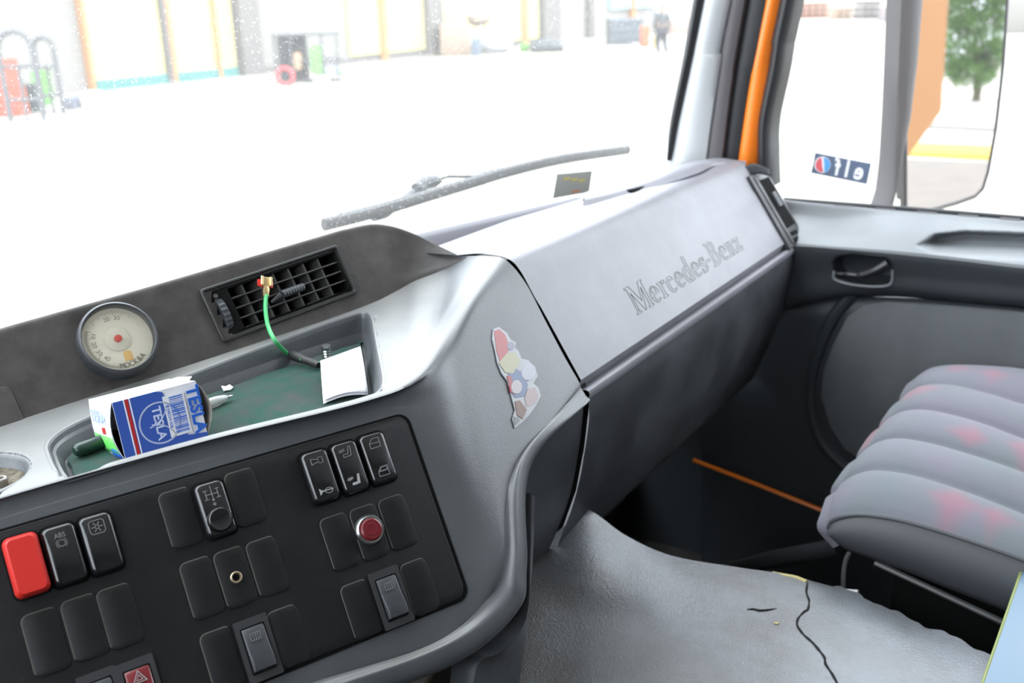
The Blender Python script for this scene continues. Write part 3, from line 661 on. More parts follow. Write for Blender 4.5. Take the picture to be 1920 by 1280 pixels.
# middle group
for q in ((339, 972), (460, 934), (379, 1103), (501, 1063), (417, 1236), (541, 1193)): blank(*q)
o, f = rocker(401, 956); mb = MB(); y = .0105
for x in (-.0042, 0, .0042): line_mb(mb, f, [(x, y-.0032), (x, y+.0032)], .0006, .0004)
line_mb(mb, f, [(-.0042, y), (.0042, y)], .0006, .0004)
for x in (-.0042, .0042):
    for s2 in (-.0032, .0032): line_mb(mb, f, [(x-.0013, y+s2), (x+.0013, y+s2)], .0005, .0004)
line_mb(mb, f, [(0, y+.0042), (0, y+.0058)], .0005, .0004); mb.prism(f, arc(0, y-.0042, .0009, .0009, 0, 330, 8), 0, .0004); mb.build('symbol', M_sym, o, smooth=False)
kb = MB().lathe(f.sub(0, -.0085), [(.0088, -.001), (.0088, .002), (.0082, .0034), (.0074, .0042), (.0060, .0036), (.002, .0031), (0, .003)], 36); kb.build('round_knob', M_gloss, o)
MB().lathe(f.sub(0, .0032), [(.0011, 0), (.0011, .0004), (.0006, .0004), (.0005, .0001), (0, .0001)], 14).build('indicator_dot', M_sym, o)
o, f = blank(441, 1083); kb = MB().lathe(f, [(.0042, .0004), (.0042, .0022), (.0036, .0028), (.0029, .0026), (.0026, .0012), (.0024, .0008), (0, .0008)], 28); kb.build('brass_socket', mat('tarnished_brass', (.42, .33, .22), .35, metal=.8), o)
kb = MB().lathe(f, [(.0022, .0009), (.0, .0010)], 20); kb.build('socket_hole', M_black, o)
o, f = framed(482, 1215); defrost(o, f)
# right group
o, f = rocker(597, 895); mb = MB(); y = .0115
line_mb(mb, f, [(-.0045, y-.0022), (-.0045, y+.0022), (.001, y+.0009), (.001, y-.0009)], .0005, .0004, closed=True); line_mb(mb, f, rrect(.001, .0045, y-.0022, y+.0022, .0006, 2), .0005, .0004, closed=True)
mb.m = 1; y = -.0115; mb.prism(f, [(-.0052, y+.0026), (-.0052, y-.0026), (-.0030, y-.0006), (-.0010, y-.0004), (-.0010, y+.0004), (-.0030, y+.0006)], 0, .0004); line_mb(mb, f, [(-.001, y), (.0052, y)], .0007, .0004); line_mb(mb, f, arc(.0020, y-.0004, .0030, .0020, 0, 360, 14), .00045, .0004)
mb.build('symbol', [M_sym, M_white], o, smooth=False)
def heat(mb, f, y, fill):
    zz = [(-.0058, y+.001), (-.0050, y+.0028), (-.0043, y+.0004), (-.0035, y+.0030), (-.0028, y+.0008), (-.0020, y+.0032), (-.0013, y+.0016)]
    line_mb(mb, f, zz, .0004, .0004)
    st = [(-.0030, y-.0012), (.0008, y-.0012), (.0024, y+.0042), (.0040, y+.0040), (.0028, y-.0030), (-.0032, y-.0034)]
    if fill: mb.prism(f, [(-.003, y-.0014), (.0010, y-.0012), (.0012, y-.0034), (-.0032, y-.0034)], 0, .0004); mb.prism(f, [(.0008, y-.0030), (.0024, y+.0042), (.0042, y+.0042), (.0030, y-.0032)], 0, .0004)
    else: line_mb(mb, f, st, .0005, .0004, closed=True)
o, f = rocker(652, 878); mb = MB(); heat(mb, f, .0112, False); mb.m = 1; heat(mb, f, -.0108, True); mb.build('symbol', [M_sym, M_white], o, smooth=False)
o, f = rocker(704, 861); mb = MB()
for y, op in ((.0115, .0), (-.0108, .0)):
    line_mb(mb, f, [(-.0042, y-.0036), (.0042, y-.0036), (.0042, y+.0036), (-.0012, y+.0036), (-.0042, y)], .0005, .0004, closed=True); line_mb(mb, f, [(-.0042, y), (.0042, y)], .0005, .0004)
    if y < 0: line_mb(mb, f, [(-.0030, y+.0006), (-.0008, y+.0028), (.0034, y+.0028), (.0034, y+.0006)], .0004, .0004, closed=True)
mb.build('symbol', M_sym, o, smooth=False)
for q in ((637, 1017), (745, 980), (676, 1143), (786, 1101)): blank(*q)
o, f = blank(692, 999); fl = f.sub(0, .002)
MB().lathe(fl, [(.0118, .0005), (.0118, .0015), (.0108, .0035), (.0098, .0045), (.0088, .0044), (.0084, .0034)], 40).build('chrome_bezel', M_steel, o)
mb = MB(); n = 36; L = []
for r, hgt in ((.0085, .003), (.0082, .006), (.0070, .0068), (.0055, .0066), (.004, .0070), (.002, .0066), (.0001, .0068)):
    L.append([fl(r*(1+.035*(k % 2) if r > .006 else 1)*cos(2*pi*k/n), r*(1+.035*(k % 2) if r > .006 else 1)*sin(2*pi*k/n), hgt) for k in range(n)])
mb.grid(L, wrap=True); mb.build('red_lens', M_dred, o, ang=25)
o, f = framed(731, 1120); defrost(o, f)

# ------------------------------------------------------------ air vent in the hood
av = thing('air_vent', 'black rectangular louvred air vent in the dark hood behind the tray', 'air vent', VF(0, -vh/2))
def ringf(mb, fr, o4, i4, prof):   # frame between outer and inner rounded rects
    n = len(o4); loops = [[fr(a, b, h) for a, b in (o4 if w_ == 'o' else i4 if w_ == 'i' else [(p[0]*(1-w_)+q[0]*w_, p[1]*(1-w_)+q[1]*w_) for p, q in zip(o4, i4)])] for w_, h in prof]
    vs = [p for L in loops for p in L]; mb.add(vs, [(l*n+i, l*n+(i+1) % n, (l+1)*n+(i+1) % n, (l+1)*n+i) for l in range(len(loops)-1) for i in range(n)]); return mb
ow, oh = vw/2, vh/2
lx = -ow+.025     # louvre field starts right of the thumbwheel strip
mb = MB(); ringf(mb, VF, rrect(-ow, ow, -oh, oh, .003, 3), rrect(-ow+.0035, ow-.0035, -oh+.0035, oh-.0035, .002, 3), [('o', -.003), ('o', .002), (.3, .003), (.7, .003), ('i', .001), ('i', -.004)])
mb.build('outer_frame', mat('vent_black', (.016, .0145, .0135), .5), av, ang=30)
mb = MB(); ringf(mb, VF, rrect(-ow+.003, ow-.003, -oh+.003, oh-.003, .002, 3), rrect(lx, ow-.007, -oh+.0065, oh-.0065, .001, 3), [('o', -.002), (.5, .0005), ('i', .0015), ('i', -.03)])
mb.build('inner_frame', M_black, av, ang=30)
MB().fbox(VF, -ow+.004, ow-.004, -oh+.004, oh-.004, -.034, -.030).build('duct_back', M_black, av)
il, ir, ib, it = lx, ow-.007, -oh+.0065, oh-.0065
M_slat = mat('slat_plastic', (.05, .047, .045), .55)
for k in range(1, 4):
    b = ib+(it-ib)*k/4; MB().fbox(VF, il, ir, b-.0005, b+.0005, -.010, .0005).build('slat', M_slat, av)
for k in range(1, 7):
    a = il+(ir-il)*k/7; g = MB(); g.add([VF(a-.001, ib, -.0035), VF(a+.001, ib, -.0035), VF(a+.001, it, -.0035), VF(a-.001, it, -.0035), VF(a-.0065, ib, -.020), VF(a-.0050, ib, -.020), VF(a-.0050, it, -.020), VF(a-.0065, it, -.020)],
        [(0, 1, 2, 3), (7, 6, 5, 4), (0, 4, 5, 1), (1, 5, 6, 2), (2, 6, 7, 3), (3, 7, 4, 0)]); g.build('vane', M_slat, av, smooth=False)
# thumbwheel
wc = VF.sub(-ow+.0135, -.001, -.004); mb = MB(); n = 40; L = []
for a, rr in ((-.0032, .0145), (-.0025, .0155), (.0025, .0155), (.0032, .0145)):
    L.append([wc(a, (rr*1.0+(.0007 if (k % 2 and abs(a) < .004) else 0))*cos(2*pi*k/n), (rr*.55+(.0007 if (k % 2 and abs(a) < .004) else 0))*sin(2*pi*k/n)) for k in range(n)])
mb.grid(L, wrap=True); mb.f += [tuple(range(n)), tuple(range(3*n, 4*n))[::-1]]; mb.mi += [0, 0]; mb.build('thumbwheel', M_low, av, ang=20)
MB().lathe(VF.sub(-ow+.012, oh-.010, .001), [(.0022, 0), (.0022, .001), (.0015, .0016), (0, .0016)], 14).build('screw_boss', M_fascia, av)
# directional tab
tf = VF.sub(VF.px(545, 547)[0], VF.px(545, 547)[1], .004)
mb = MB(); pts = [tf(-.012+.024*k/16, 0, 0) for k in range(17)]; mb.tube(pts, [.0034+(.0005 if k % 2 else 0) for k in range(17)], 10); mb.tube([tf(-.022, -.003, -.005), tf(-.012, 0, 0)], [.0012, .003], 8); mb.build('direction_tab', M_low, av, ang=25)

# ------------------------------------------------------------ thermometer on the hood
tcx = Fp(214, 640, .004); TF = frame(tcx, (g_).normalized(), FF.y)
TF = frame(tcx, (V((cos(radians(-20)), sin(radians(-20)), 0))), V((.25, .55, .83)))
c_l = TF.px(140, 640)[0]; c_r = TF.px(296, 640)[0]; TR = (c_r-c_l)/2*1.0; print('gauge r', TR)
gr = thing('dial_thermometer', 'round cream-faced dial thermometer with black rim stuck on the dark hood', 'thermometer', TF(0, 0, -.01))
TF = TF.sub((c_l+c_r)/2, 0, 0)
MB().lathe(TF, [(TR*.86, -.030), (TR*.98, -.016), (TR, -.004), (TR, .006), (TR*.985, .009), (TR*.93, .0105), (TR*.90, .009), (TR*.89, .004), (TR*.88, .003)], 64).build('rim', M_low, gr, ang=40)
MB().lathe(TF, [(TR*.90, .002), (TR*.90, .0032), (0.0001, .0032)], 64).build('dial', M_dial, gr)
MB().lathe(TF, [(TR*.33, .0033), (TR*.33, .0040), (TR*.31, .0044), (.0001, .0044)], 48, 0, 0).build('inner_disc', mat('dial_disc', (.60, .57, .46), .5), gr)
MB().lathe(TF, [(TR*.10, .0044), (TR*.10, .0062), (TR*.08, .007), (.0001, .007)], 20).build('red_hub', M_red, gr)
mb = MB()
for k in range(0, 76):
    q = radians(150+k*1.6) if k < 75 else radians(270); r0 = TR*(.66 if k % 10 == 0 else .70 if k % 5 == 0 else .74)
    line_mb(mb, TF, [(r0*cos(q), r0*sin(q)), (TR*.80*cos(q), TR*.80*sin(q))], .00022, .0034, t=.0002)
for k in range(0, 60):
    q = radians(140-k*1.6-10); r0 = TR*(.68 if k % 10 == 0 else .75)
    if k % 2 == 0: line_mb(mb, TF, [(r0*cos(q), r0*sin(q)), (TR*.80*cos(q), TR*.80*sin(q))], .0002, .0034, t=.0002)
for s2, q in (('40', 228), ('30', 205), ('20', 182), ('10', 158), ('20', 100), ('30', 75)):
    text_mb(mb, TF, s2, .0052, .0032, .0035, TR*.60*cos(radians(q)), TR*.60*sin(radians(q)), 1, 0, False, radians(q+90) if q < 300 and q > 150 else radians(q-90))
mb.build('scale_marks', mat('dial_ink', (.22, .20, .15), .6), gr, smooth=False)
mb = MB()
for i, ch in enumerate('MOCKBA'):
    q = radians(262+i*9.5); text_mb(mb, TF, ch, .0062, .0032, .0036, TR*.74*cos(q), TR*.74*sin(q), .9, 0, False, q+pi/2)
mb.build('dial_lettering', mat('dial_ink_dark', (.12, .11, .08), .6), gr, smooth=False)
fr = TF.sub(TR*.12, -TR*.50); mb = MB().prism(fr, [(-.0032, -.004), (.0032, -.004), (.0032, .0035), (.0018, .0035), (.0018, .0045), (-.0018, .0045), (-.0018, .0035), (-.0032, .0035)], .0032, .0037); mb.build('dial_emblem', mat('emblem_orange', (.65, .38, .10), .5), gr, smooth=False)
mb = MB().lathe(TF, [(TR*.885, .0088), (TR*.7, .0098), (TR*.4, .0106), (.0001, .0110)], 48); mb.build('lens', M_gaugeglass, gr)

# ------------------------------------------------------------ tray contents
TZ = .9365-.0012
# green cloth liner following the tray floor
lp = [(137, 905), (120, 842), (200, 802), (400, 742), (540, 676), (640, 634), (672, 640), (695, 662), (706, 740), (560, 798), (320, 872), (200, 915)]
lq = [V((x+.0008*sin(i*.9), y+.0008*cos(i*1.3), TZ+.0045)) for i, (x, y) in enumerate(inset(tray, .0125))]; fr = frame(V((lq[0].x, lq[0].y, TZ+.001)), V((1, 0, 0)), V((0, 1, 0)))
MB().prism(fr, [(p.x-lq[0].x, p.y-lq[0].y) for p in lq], 0, .0035, .001).build('cloth_liner', M_felt).name = 'cloth_liner'
tag(bpy.data.objects['cloth_liner'], 'worn dark green felt liner covering the bottom of the dashboard tray', 'liner')
LZ = TZ+.0045
# bulb box
F0 = Z(232, 870, LZ); 
bl = lambda x, y, z: Z(x, y, z)
# near long bottom edge (232,870)->(386,830); the box is a square prism lying on the tray
e0 = Z(236, 863, LZ+.003); e1 = Z(390, 817, LZ+.003); bx = (e1-e0); BL = bx.length; bx.normalize()
bn = V((bx.y, -bx.x, 0)).normalized()
if bn.dot(CP0-e0) < 0: bn = -bn
tilt = radians(14)
bu = (V((0, 0, 1))*cos(tilt) - bn*sin(tilt)).normalized()      # near face leans back a little
BFr = frame(e0, bx, bu)                                        # near (blue) face frame, a to the right, b up
BH = BFr.px(214, 752)[1]; bl2 = BFr.px(380, 712)
print('box', BL, BH, bl2)
BH = (BH+bl2[1])/2; BD = .056; dn = BFr.n
bb_ = thing('bulb_carton', 'small blue and white bulb box lying on its side in the green tray', 'box', BFr(BL/2, 0, -BD/2))
mb = MB()
def Q(a, b, d): return BFr(a, b, -d)
mb.add([Q(0, 0, 0), Q(BL, 0, 0), Q(BL, BH, 0), Q(0, BH, 0)], [(0, 1, 2, 3)])             # near
mb.add([Q(0, 0, BD), Q(BL, 0, BD), Q(BL, BH, BD), Q(0, BH, BD)], [(3, 2, 1, 0)])
mb.add([Q(0, BH, 0), Q(BL, BH, 0), Q(BL, BH, BD), Q(0, BH, BD)], [(0, 1, 2, 3)])
mb.add([Q(0, 0, 0), Q(BL, 0, 0), Q(BL, 0, BD), Q(0, 0, BD)], [(3, 2, 1, 0)])
mb.build('carton_body', M_cartonw, bb_, smooth=False, solid=.0006)
# curved end flaps
def flap(a, sgn, m, name):
    g = []
    for i in range(9):
        t = i/8; g.append([Q(a+sgn*((.008 if sgn > 0 else .0045)*sin(pi*t)*(1-.6*k/6)), BH*t, .001+(BD-.002)*k/6) for k in range(7)])
    return MB().grid(g).build(name, m, bb_, solid=.0006)
flap(BL, 1, M_carton, 'end_flap'); flap(0, -1, M_cartonw, 'end_flap')
mb = MB(); 
for i in range(1): mb.add([Q(BL-.001, BH, BD*.2), Q(BL+.004, BH+.002, BD*.3), Q(BL+.003, BH+.001, BD*.8), Q(BL-.001, BH, BD*.9)], [(0, 1, 2, 3)])
mb.build('torn_flap', M_cartonw, bb_, solid=.0005)
# left end print: green wedge and blue strip
mb = MB(); lf = lambda b, d: Q(-.0045*sin(pi*b)*(1-.6*d)-.0008, BH*b, BD*d)
mb.grid([[lf(b, .02+.9*k/6) for k in range(7)] for b in (.12, .2, .3, .42)]); mb.build('green_print', M_green, bb_, solid=.0002)
mb = MB(); mb.grid([[lf(b, .02+.3*k/4*(1.3-b)) for k in range(5)] for b in (.02, .1, .2)]); mb.build('blue_print', M_blue2, bb_, solid=.0002)
# near face prints
fr = BFr.sub(0, 0, .0006)
ba = BL*.60
mb = MB().prism(fr, [(0, 0), (BL, 0), (BL, BH*.08), (BL*.77, BH*.12), (BL*.70, BH*.3), (BL*.58, BH*.96), (BL*.5, BH), (0, BH)], 0, .0003); mb.build('blue_print', M_blue, bb_, smooth=False)
mb = MB().prism(fr, [(.0085, 0), (.0105, 0), (.0105, BH), (.0085, BH)], .0002, .0005); mb.build('red_stripe', M_red, bb_, smooth=False)
mb = MB()
for a in (.0072, .0112): mb.prism(fr, [(a, 0), (a+.0009, 0), (a+.0009, BH), (a, BH)], .0002, .0005)
mb.build('white_stripe', M_paper, bb_, smooth=False)
cc = (.0293, BH*.46); rr = BH*.35
mb = MB(); line_mb(mb, fr, arc(cc[0], cc[1], rr, rr, 0, 360, 40), .0011, .0005)
for i, ch in enumerate('TESLA'): text_mb(mb, fr, ch, .0135, .0003, .0006, cc[0]-rr*.15, cc[1]+rr*.62-i*rr*.31, .62, .0002, False, -pi/2) if False else None
text_mb(mb, fr, 'TESLA', .0090, .0003, .0006, cc[0]-.001, cc[1], 1.0, .0002, False, -pi/2)
line_mb(mb, fr, arc(cc[0]-rr*.5, cc[1]-rr*1.0, rr*1.15, rr*1.0, 15, 85, 10), .0008, .0005)
line_mb(mb, fr, arc(cc[0]-rr*.85, cc[1]+rr*.85, rr*1.3, rr*1.0, -75, -10, 10), .0008, .0005)
for q in range(4): line_mb(mb, fr, [(cc[0]+rr*.55-.0022*cos(q*pi/4), cc[1]+rr*.72-.0022*sin(q*pi/4)), (cc[0]+rr*.55+.0022*cos(q*pi/4), cc[1]+rr*.72+.0022*sin(q*pi/4))], .0005, .0005)
mb.build('round_logo', mat('print_pale_blue', (.55, .62, .82), .4), bb_, smooth=False)
bf = fr.sub(BL*.70, BH*.52); mb = MB().prism(bf, [(-.0085, -BH*.36), (.0075, -BH*.36), (.0075, BH*.36), (-.0085, BH*.36)], .0001, .0005); mb.build('barcode_label', M_cartonw, bb_, smooth=False)
mb = MB(); y = -BH*.31
while y < BH*.31:
    t = random.choice((.0003, .0006, .0009)); mb.prism(bf, [(-.004, y), (.006, y), (.006, y+t), (-.004, y+t)], .0005, .0007); y += t+random.choice((.0004, .0006, .0008))
text_mb(mb, bf, '8 590234 008', .0030, .0005, .0007, -.0064, 0, 1, 0, False, -pi/2); mb.build('barcode', M_blue2, bb_, smooth=False)
mb = MB(); text_mb(mb, fr, 'TESLA', .0128, .0002, .0006, BL*.925, BH*.52, 1.02, .0004, False, -pi/2); mb.build('lettering', M_blue2, bb_, smooth=False)
mb = MB(); lfr = frame(Q(-.0042, BH*.74, BD*.5), Q(0, 0, 0)-Q(0, 0, BD), BFr.y); text_mb(mb, lfr, 'TESLA', .013, 0, .0004, 0, 0, .9, .0003); mb.build('end_lettering', mat('print_faint_blue', (.35, .42, .65), .5), bb_, smooth=False)
mb = MB(); text_mb(mb, lfr, 'H4', .007, 0, .0004, .008, -BH*.24, 1, .0002); mb.build('end_lettering', M_red, bb_, smooth=False)

# pen passing behind the box
pa = Z(139, 846, LZ+.006); pb = Z(436, 741, LZ+.004); d = (pb-pa); PLn = d.length; d.normalize()
pen = thing('ballpoint_pen', 'dark pen with clear tip lying behind the blue and white box', 'pen', (pa+pb)/2-V((0, 0, .005)))
MB().tube([pa, pa+d*.002, pa+d*.004, pa+d*.034], [.003, .0048, .0052, .0054], 14).build('cap', mat('dark_green_plastic', (.01, .03, .02), .3), pen)
MB().tube([pa+d*.010, pb-d*.030], .0042, 14).build('barrel', M_gloss, pen)
MB().tube([pb-d*.034, pb-d*.016, pb-d*.008, pb-d*.005], [.0042, .0042, .003, .0016], 14).build('clear_tip', M_clear, pen)
MB().tube([pb-d*.006, pb-d*.002, pb], [.0014, .0009, .0004], 10).build('point', M_steel, pen)

# wire with spade terminal
wp = [Fp(499, 556, .006), Z(500, 560, .996)*.0+Fp(498, 575, .012), Fp(500, 600, .018), Fp(512, 635, .026)]
wend = Z(545, 662, .945); w2 = Z(600, 682, LZ+.006)
wr = thing('loose_wire', 'short green wire with brass terminal hanging from the vent into the tray', 'wire', w2)
MB().tube(spline([Fp(499, 552, .010), Fp(498, 580, .014), Fp(503, 612, .020), Fp(517, 640, .030), Z(541, 664, .9475), Z(566, 674, .9465)], 8), .0019, 10).build('wire', M_wire, wr)
MB().tube([Z(545, 664, .947), Z(548, 666, .947), Z(562, 671, .9465), Z(570, 674, .9460), Z(592, 682, LZ+.005), Z(598, 685, LZ+.005)], [.0036, .0045, .0043, .0034, .0036, .0028], 12).build('sleeve', M_shrink, wr)
MB().tube([Z(590, 680, LZ+.006), Z(604, 680, LZ+.006)], .0014, 8).build('wire_end', M_wire, wr)
tfm = frame(Fp(499, 535, .010), FF.x, FF.y)
tdir = (Fp(499, 519, .010)-Fp(499, 553, .010)); TFm = frame(Fp(499, 536, .010), V(FF.n).cross(tdir)*-1, tdir)
mb = MB().prism(TFm, [(-.0022, -.010), (.0022, -.010), (.0026, -.003), (.0016, 0), (-.0016, 0), (-.0026, -.003)], -.0015, .0015, .0004); mb.prism(TFm, rrect(-.0042, .0042, 0, .0085, .0008, 2), -.0008, .0006, .0003)
mb.tube([TFm(-.0042, .0005, .0012), TFm(-.0042, .0085, .0012)], .0012, 8); mb.tube([TFm(.0042, .0005, .0012), TFm(.0042, .0085, .0012)], .0012, 8)
mb.build('spade_terminal', M_brass, wr)
MB().prism(TFm, rrect(-.0072, .0072, -.0005, .0062, .001, 2), -.0025, -.0012, .0003).build('red_tab', M_red, wr)

# folded paper
q = [Z(601, 677, LZ+.012), Z(676, 650, LZ+.016), Z(690, 735, LZ+.003), Z(606, 752, LZ+.003)]
def bil(u, v): return q[0].lerp(q[1], u).lerp(q[3].lerp(q[2], u), v)
G = [[bil(i/10, j/10)+V((0, 0, .004*sin(pi*j/10)+.003*sin(pi*i/10)*(j/10))) for i in range(11)] for j in range(11)]
pp_ = thing('folded_paper', 'small folded white paper leaning in the right end of the tray', 'paper', V((q[2]+q[3])/2))
MB().grid(G).build('top_leaf', M_paper, pp_, solid=.0005)
MB().grid([[p-V((0, 0, .0025+.004*(1-j/10)*.3)) for p in r] for j, r in enumerate(G)]).build('under_leaf', M_paper, pp_, solid=.0004)
# screw standing behind paper
sb = Z(614, 676, LZ); tag(MB().lathe(frame(sb, V((1, 0, 0)), V((0, 1, 0))), [(.0040, 0)]+[(.0040+(.0004 if k % 2 else 0), .001+k*.0012) for k in range(10)]+[(.0043, .0135), (.0042, .0145), (0.0001, .0145)], 16).build('machine_screw', M_steel), 'small steel screw standing behind the folded white paper', 'screw')
# torn scrap
sb = Z(427, 728, LZ+.002); mb = MB().prism(frame(sb, V((1, -.3, 0)), V((.2, .8, .45))), [(-.0045, -.002), (.001, -.003), (.0045, -.001), (.003, .003), (-.001, .002), (-.004, .004)], 0, .0012, .0003); tag(mb.build('foil_scrap', M_paper, smooth=False), 'tiny torn white scrap on the tray above the pen tip', 'scrap')
for i in range(26):
    px, py = random.uniform(330, 640), 0; py = 880-(px-140)*.30-random.uniform(10, 80)
    c = Z(px, py, LZ)
    if sdpoly((c.x, c.y), [(p.x, p.y) for p in lq]) < .004: continue
# coins / dirt in the cup recess
cz = G and cup.z
nf = frame(Z(3, 910, .9408), V((1, 0, 0)), V((0, 1, 0)))
tag(MB().lathe(nf, [(.0042, 0), (.0045, .0006), (.0045, .0052), (.0040, .0058), (.0026, .0058), (.0024, .003), (.0001, .003)], 18).build('metal_bush', mat('dull_steel', (.30, .28, .25), .45, metal=.6)), 'small dull metal bush lying in the round recess at the left end of the dashboard', 'bush')

# ------------------------------------------------------------ sticker on the centre body (plain coloured patches)
stf = SF
so_ = [(925, 616), (936, 613), (950, 624), (957, 636), (967, 642), (966, 652), (972, 658), (978, 672), (990, 675), (1003, 687), (1008, 705), (1000, 718), (1010, 728), (1014, 742), (1005, 760), (992, 778), (978, 792), (966, 802), (961, 785), (966, 768), (960, 745), (952, 715), (941, 700), (933, 680), (928, 655), (923, 635)]
stk = thing('die_cut_sticker', 'worn clear-edged sticker with red, cream and brown patches near the seam', 'sticker', S(970, 800))
def pxpoly(pts, h): return [SF.px(x, y, h) for x, y in pts]
MB().prism(SF, pxpoly(so_, .0012), .0004, .0013).build('backing', mat('sticker_backing', (.33, .33, .35), .35), stk, smooth=False)
pin = inset([p for p in pxpoly(so_, .0012)], 0)
def ell(cx, cy, rx, ry, rot=0, n=16): return [(cx+rx*cos(2*pi*k/n)*cos(rot)-ry*sin(2*pi*k/n)*sin(rot), cy+rx*cos(2*pi*k/n)*sin(rot)+ry*sin(2*pi*k/n)*cos(rot)) for k in range(n)]
def stp(name, pts, col, h=.0016): MB().prism(SF, pxpoly(pts, h), .0006, h).build(name, mat('sticker_'+name, tuple(v*.6 for v in col), .4), stk, smooth=False)
stp('red_patch', [(927, 620), (936, 617), (948, 628), (955, 650), (950, 668), (938, 678), (931, 655)], (.62, .12, .12))
stp('lilac_patch', ell(958, 648, 7, 8), (.36, .33, .45), .0017)
stp('cream_patch', [(936, 680), (950, 662), (966, 660), (976, 676), (968, 690), (962, 700), (948, 698)], (.60, .57, .36), .0018)
stp('blue_patch', [(954, 700), (966, 690), (982, 700), (990, 722), (984, 742), (965, 745), (955, 722)], (.16, .22, .40), .0017)
stp('white_patch', ell(991, 697, 13, 16, .3), (.62, .62, .70), .0019)
stp('scarlet_patch', [(951, 704), (958, 704), (964, 722), (966, 738), (958, 735)], (.5, .08, .10), .0019)
stp('pale_patch', ell(969, 725, 10, 13), (.66, .60, .62), .0020)
stp('pink_patch', [(990, 728), (1004, 726), (1010, 742), (1002, 756), (988, 762), (984, 745)], (.55, .42, .42), .0018)
stp('brown_patch', [(966, 752), (975, 750), (988, 768), (980, 785), (970, 778)], (.24, .12, .07), .0018)
stp('grey_patch', [(963, 780), (970, 782), (976, 788), (966, 797)], (.25, .26, .27), .0018)

# ------------------------------------------------------------ side vent at the end of the passenger dash
sv = thing('air_vent', 'narrow grey-framed air vent at the door end of the passenger dashboard', 'air vent', S(1460, 400))
g4 = [SF.px(x, y, .004) for x, y in ((1404, 330), (1436, 316), (1509, 442), (1483, 468))]
MB().prism(SF, g4, -.02, .004, .002).build('vent_frame', M_rubber, sv)
MB().prism(SF, [SF.px(x, y, .006) for x, y in ((1414, 331), (1436, 322), (1506, 440), (1487, 456))], 0, .006, .0015).build('vent_bezel', M_edge, sv)
MB().prism(SF, [SF.px(x, y, .0065) for x, y in ((1424, 338), (1441, 331), (1491, 418), (1476, 428))], 0, .0068, .0).build('vent_opening', M_black, sv)
MB().prism(SF, [SF.px(x, y, .009) for x, y in ((1447, 361), (1453, 358), (1468, 384), (1462, 387))], .005, .010, .001).build('vent_tab', M_low, sv)
for x, y in ((1488, 436), (1494, 448)):
    MB().prism(SF, [SF.px(x+a, y+b, .0075) for a, b in ((-5, -2), (5, -6), (9, 0), (-1, 5))], 0, .0075, .0).build('vent_slot', M_black, sv)
MB().grid(patch([[W(1390, 316, x=1.44), W(1412, 308, x=1.452), W(1440, 318, x=1.462)], [W(1402, 334, x=1.44), W(1420, 326, x=1.45), W(1442, 330, x=1.460)]], 4, 6)).build('vent_cap', M_low, sv, solid=.004)

# ------------------------------------------------------------ engine cover mat
em = thing('engine_cover_mat', 'cracked grey vinyl mat over the engine hump between the seats', 'mat', (.85, .2, FZ))
cols_ = []
# rows run from the dash edge side (left/front) to the free edge (right)
netm = [
 [Z(930, 1500, .655), Z(960, 1300, .66), Z(975, 1200, .672), Z(990, 1120, .685), Z(1000, 1040, .70), Z(1050, 992, .712), Z(1104, 955, .722)],
 [Z(1060, 1500, .652), Z(1070, 1300, .656), Z(1080, 1220, .664), Z(1085, 1150, .674), Z(1095, 1090, .688), Z(1108, 1035, .700), Z(1125, 968, .712)],
 [Z(1250, 1500, .652), Z(1235, 1320, .656), Z(1215, 1240, .660), Z(1205, 1170, .666), Z(1200, 1110, .676), Z(1190, 1060, .684), Z(1178, 1006, .694)],
 [Z(1450, 1520, .655), Z(1420, 1360, .660), Z(1385, 1270, .662), Z(1355, 1200, .663), Z(1325, 1140, .664), Z(1295, 1090, .668), Z(1262, 1042, .672)],
 [Z(1680, 1540, .655), Z(1640, 1400, .658), Z(1590, 1310, .660), Z(1540, 1235, .660), Z(1490, 1160, .660), Z(1440, 1105, .660), Z(1390, 1064, .660)],
 [Z(1950, 1500, .655), Z(1850, 1380, .657), Z(1780, 1300, .658), Z(1710, 1235, .658), Z(1640, 1170, .658), Z(1560, 1120, .656), Z(1475, 1076, .655)],
 [Z(2150, 1400, .652), Z(2000, 1292, .653), Z(1850, 1222, .653), Z(1760, 1182, .652), Z(1680, 1148, .652), Z(1600, 1110, .652), Z(1520, 1088, .652)],
]
Gm = patch(netm, 12, 12)
# worn ragged outline along the free edge
for j, p in enumerate(Gm[-1]): p += V((.0016*sin(j*1.1)+.003*sin(j*.43), .0015*cos(j*.8), 0))
edge_a = Gm[-1]; edge_b = [r[-1] for r in Gm]
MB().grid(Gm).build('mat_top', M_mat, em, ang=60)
def skirt(P, off, name, m):
    MB().grid([P, [p+off*.05 for p in P], [p+off for p in P]]).build(name, m, em, ang=60)
skirt(edge_a, V((-.015, .0, -.34)), 'hump_side', M_floor)
skirt(edge_b, V((-.03, -.02, -.36)), 'hump_front', M_floor)
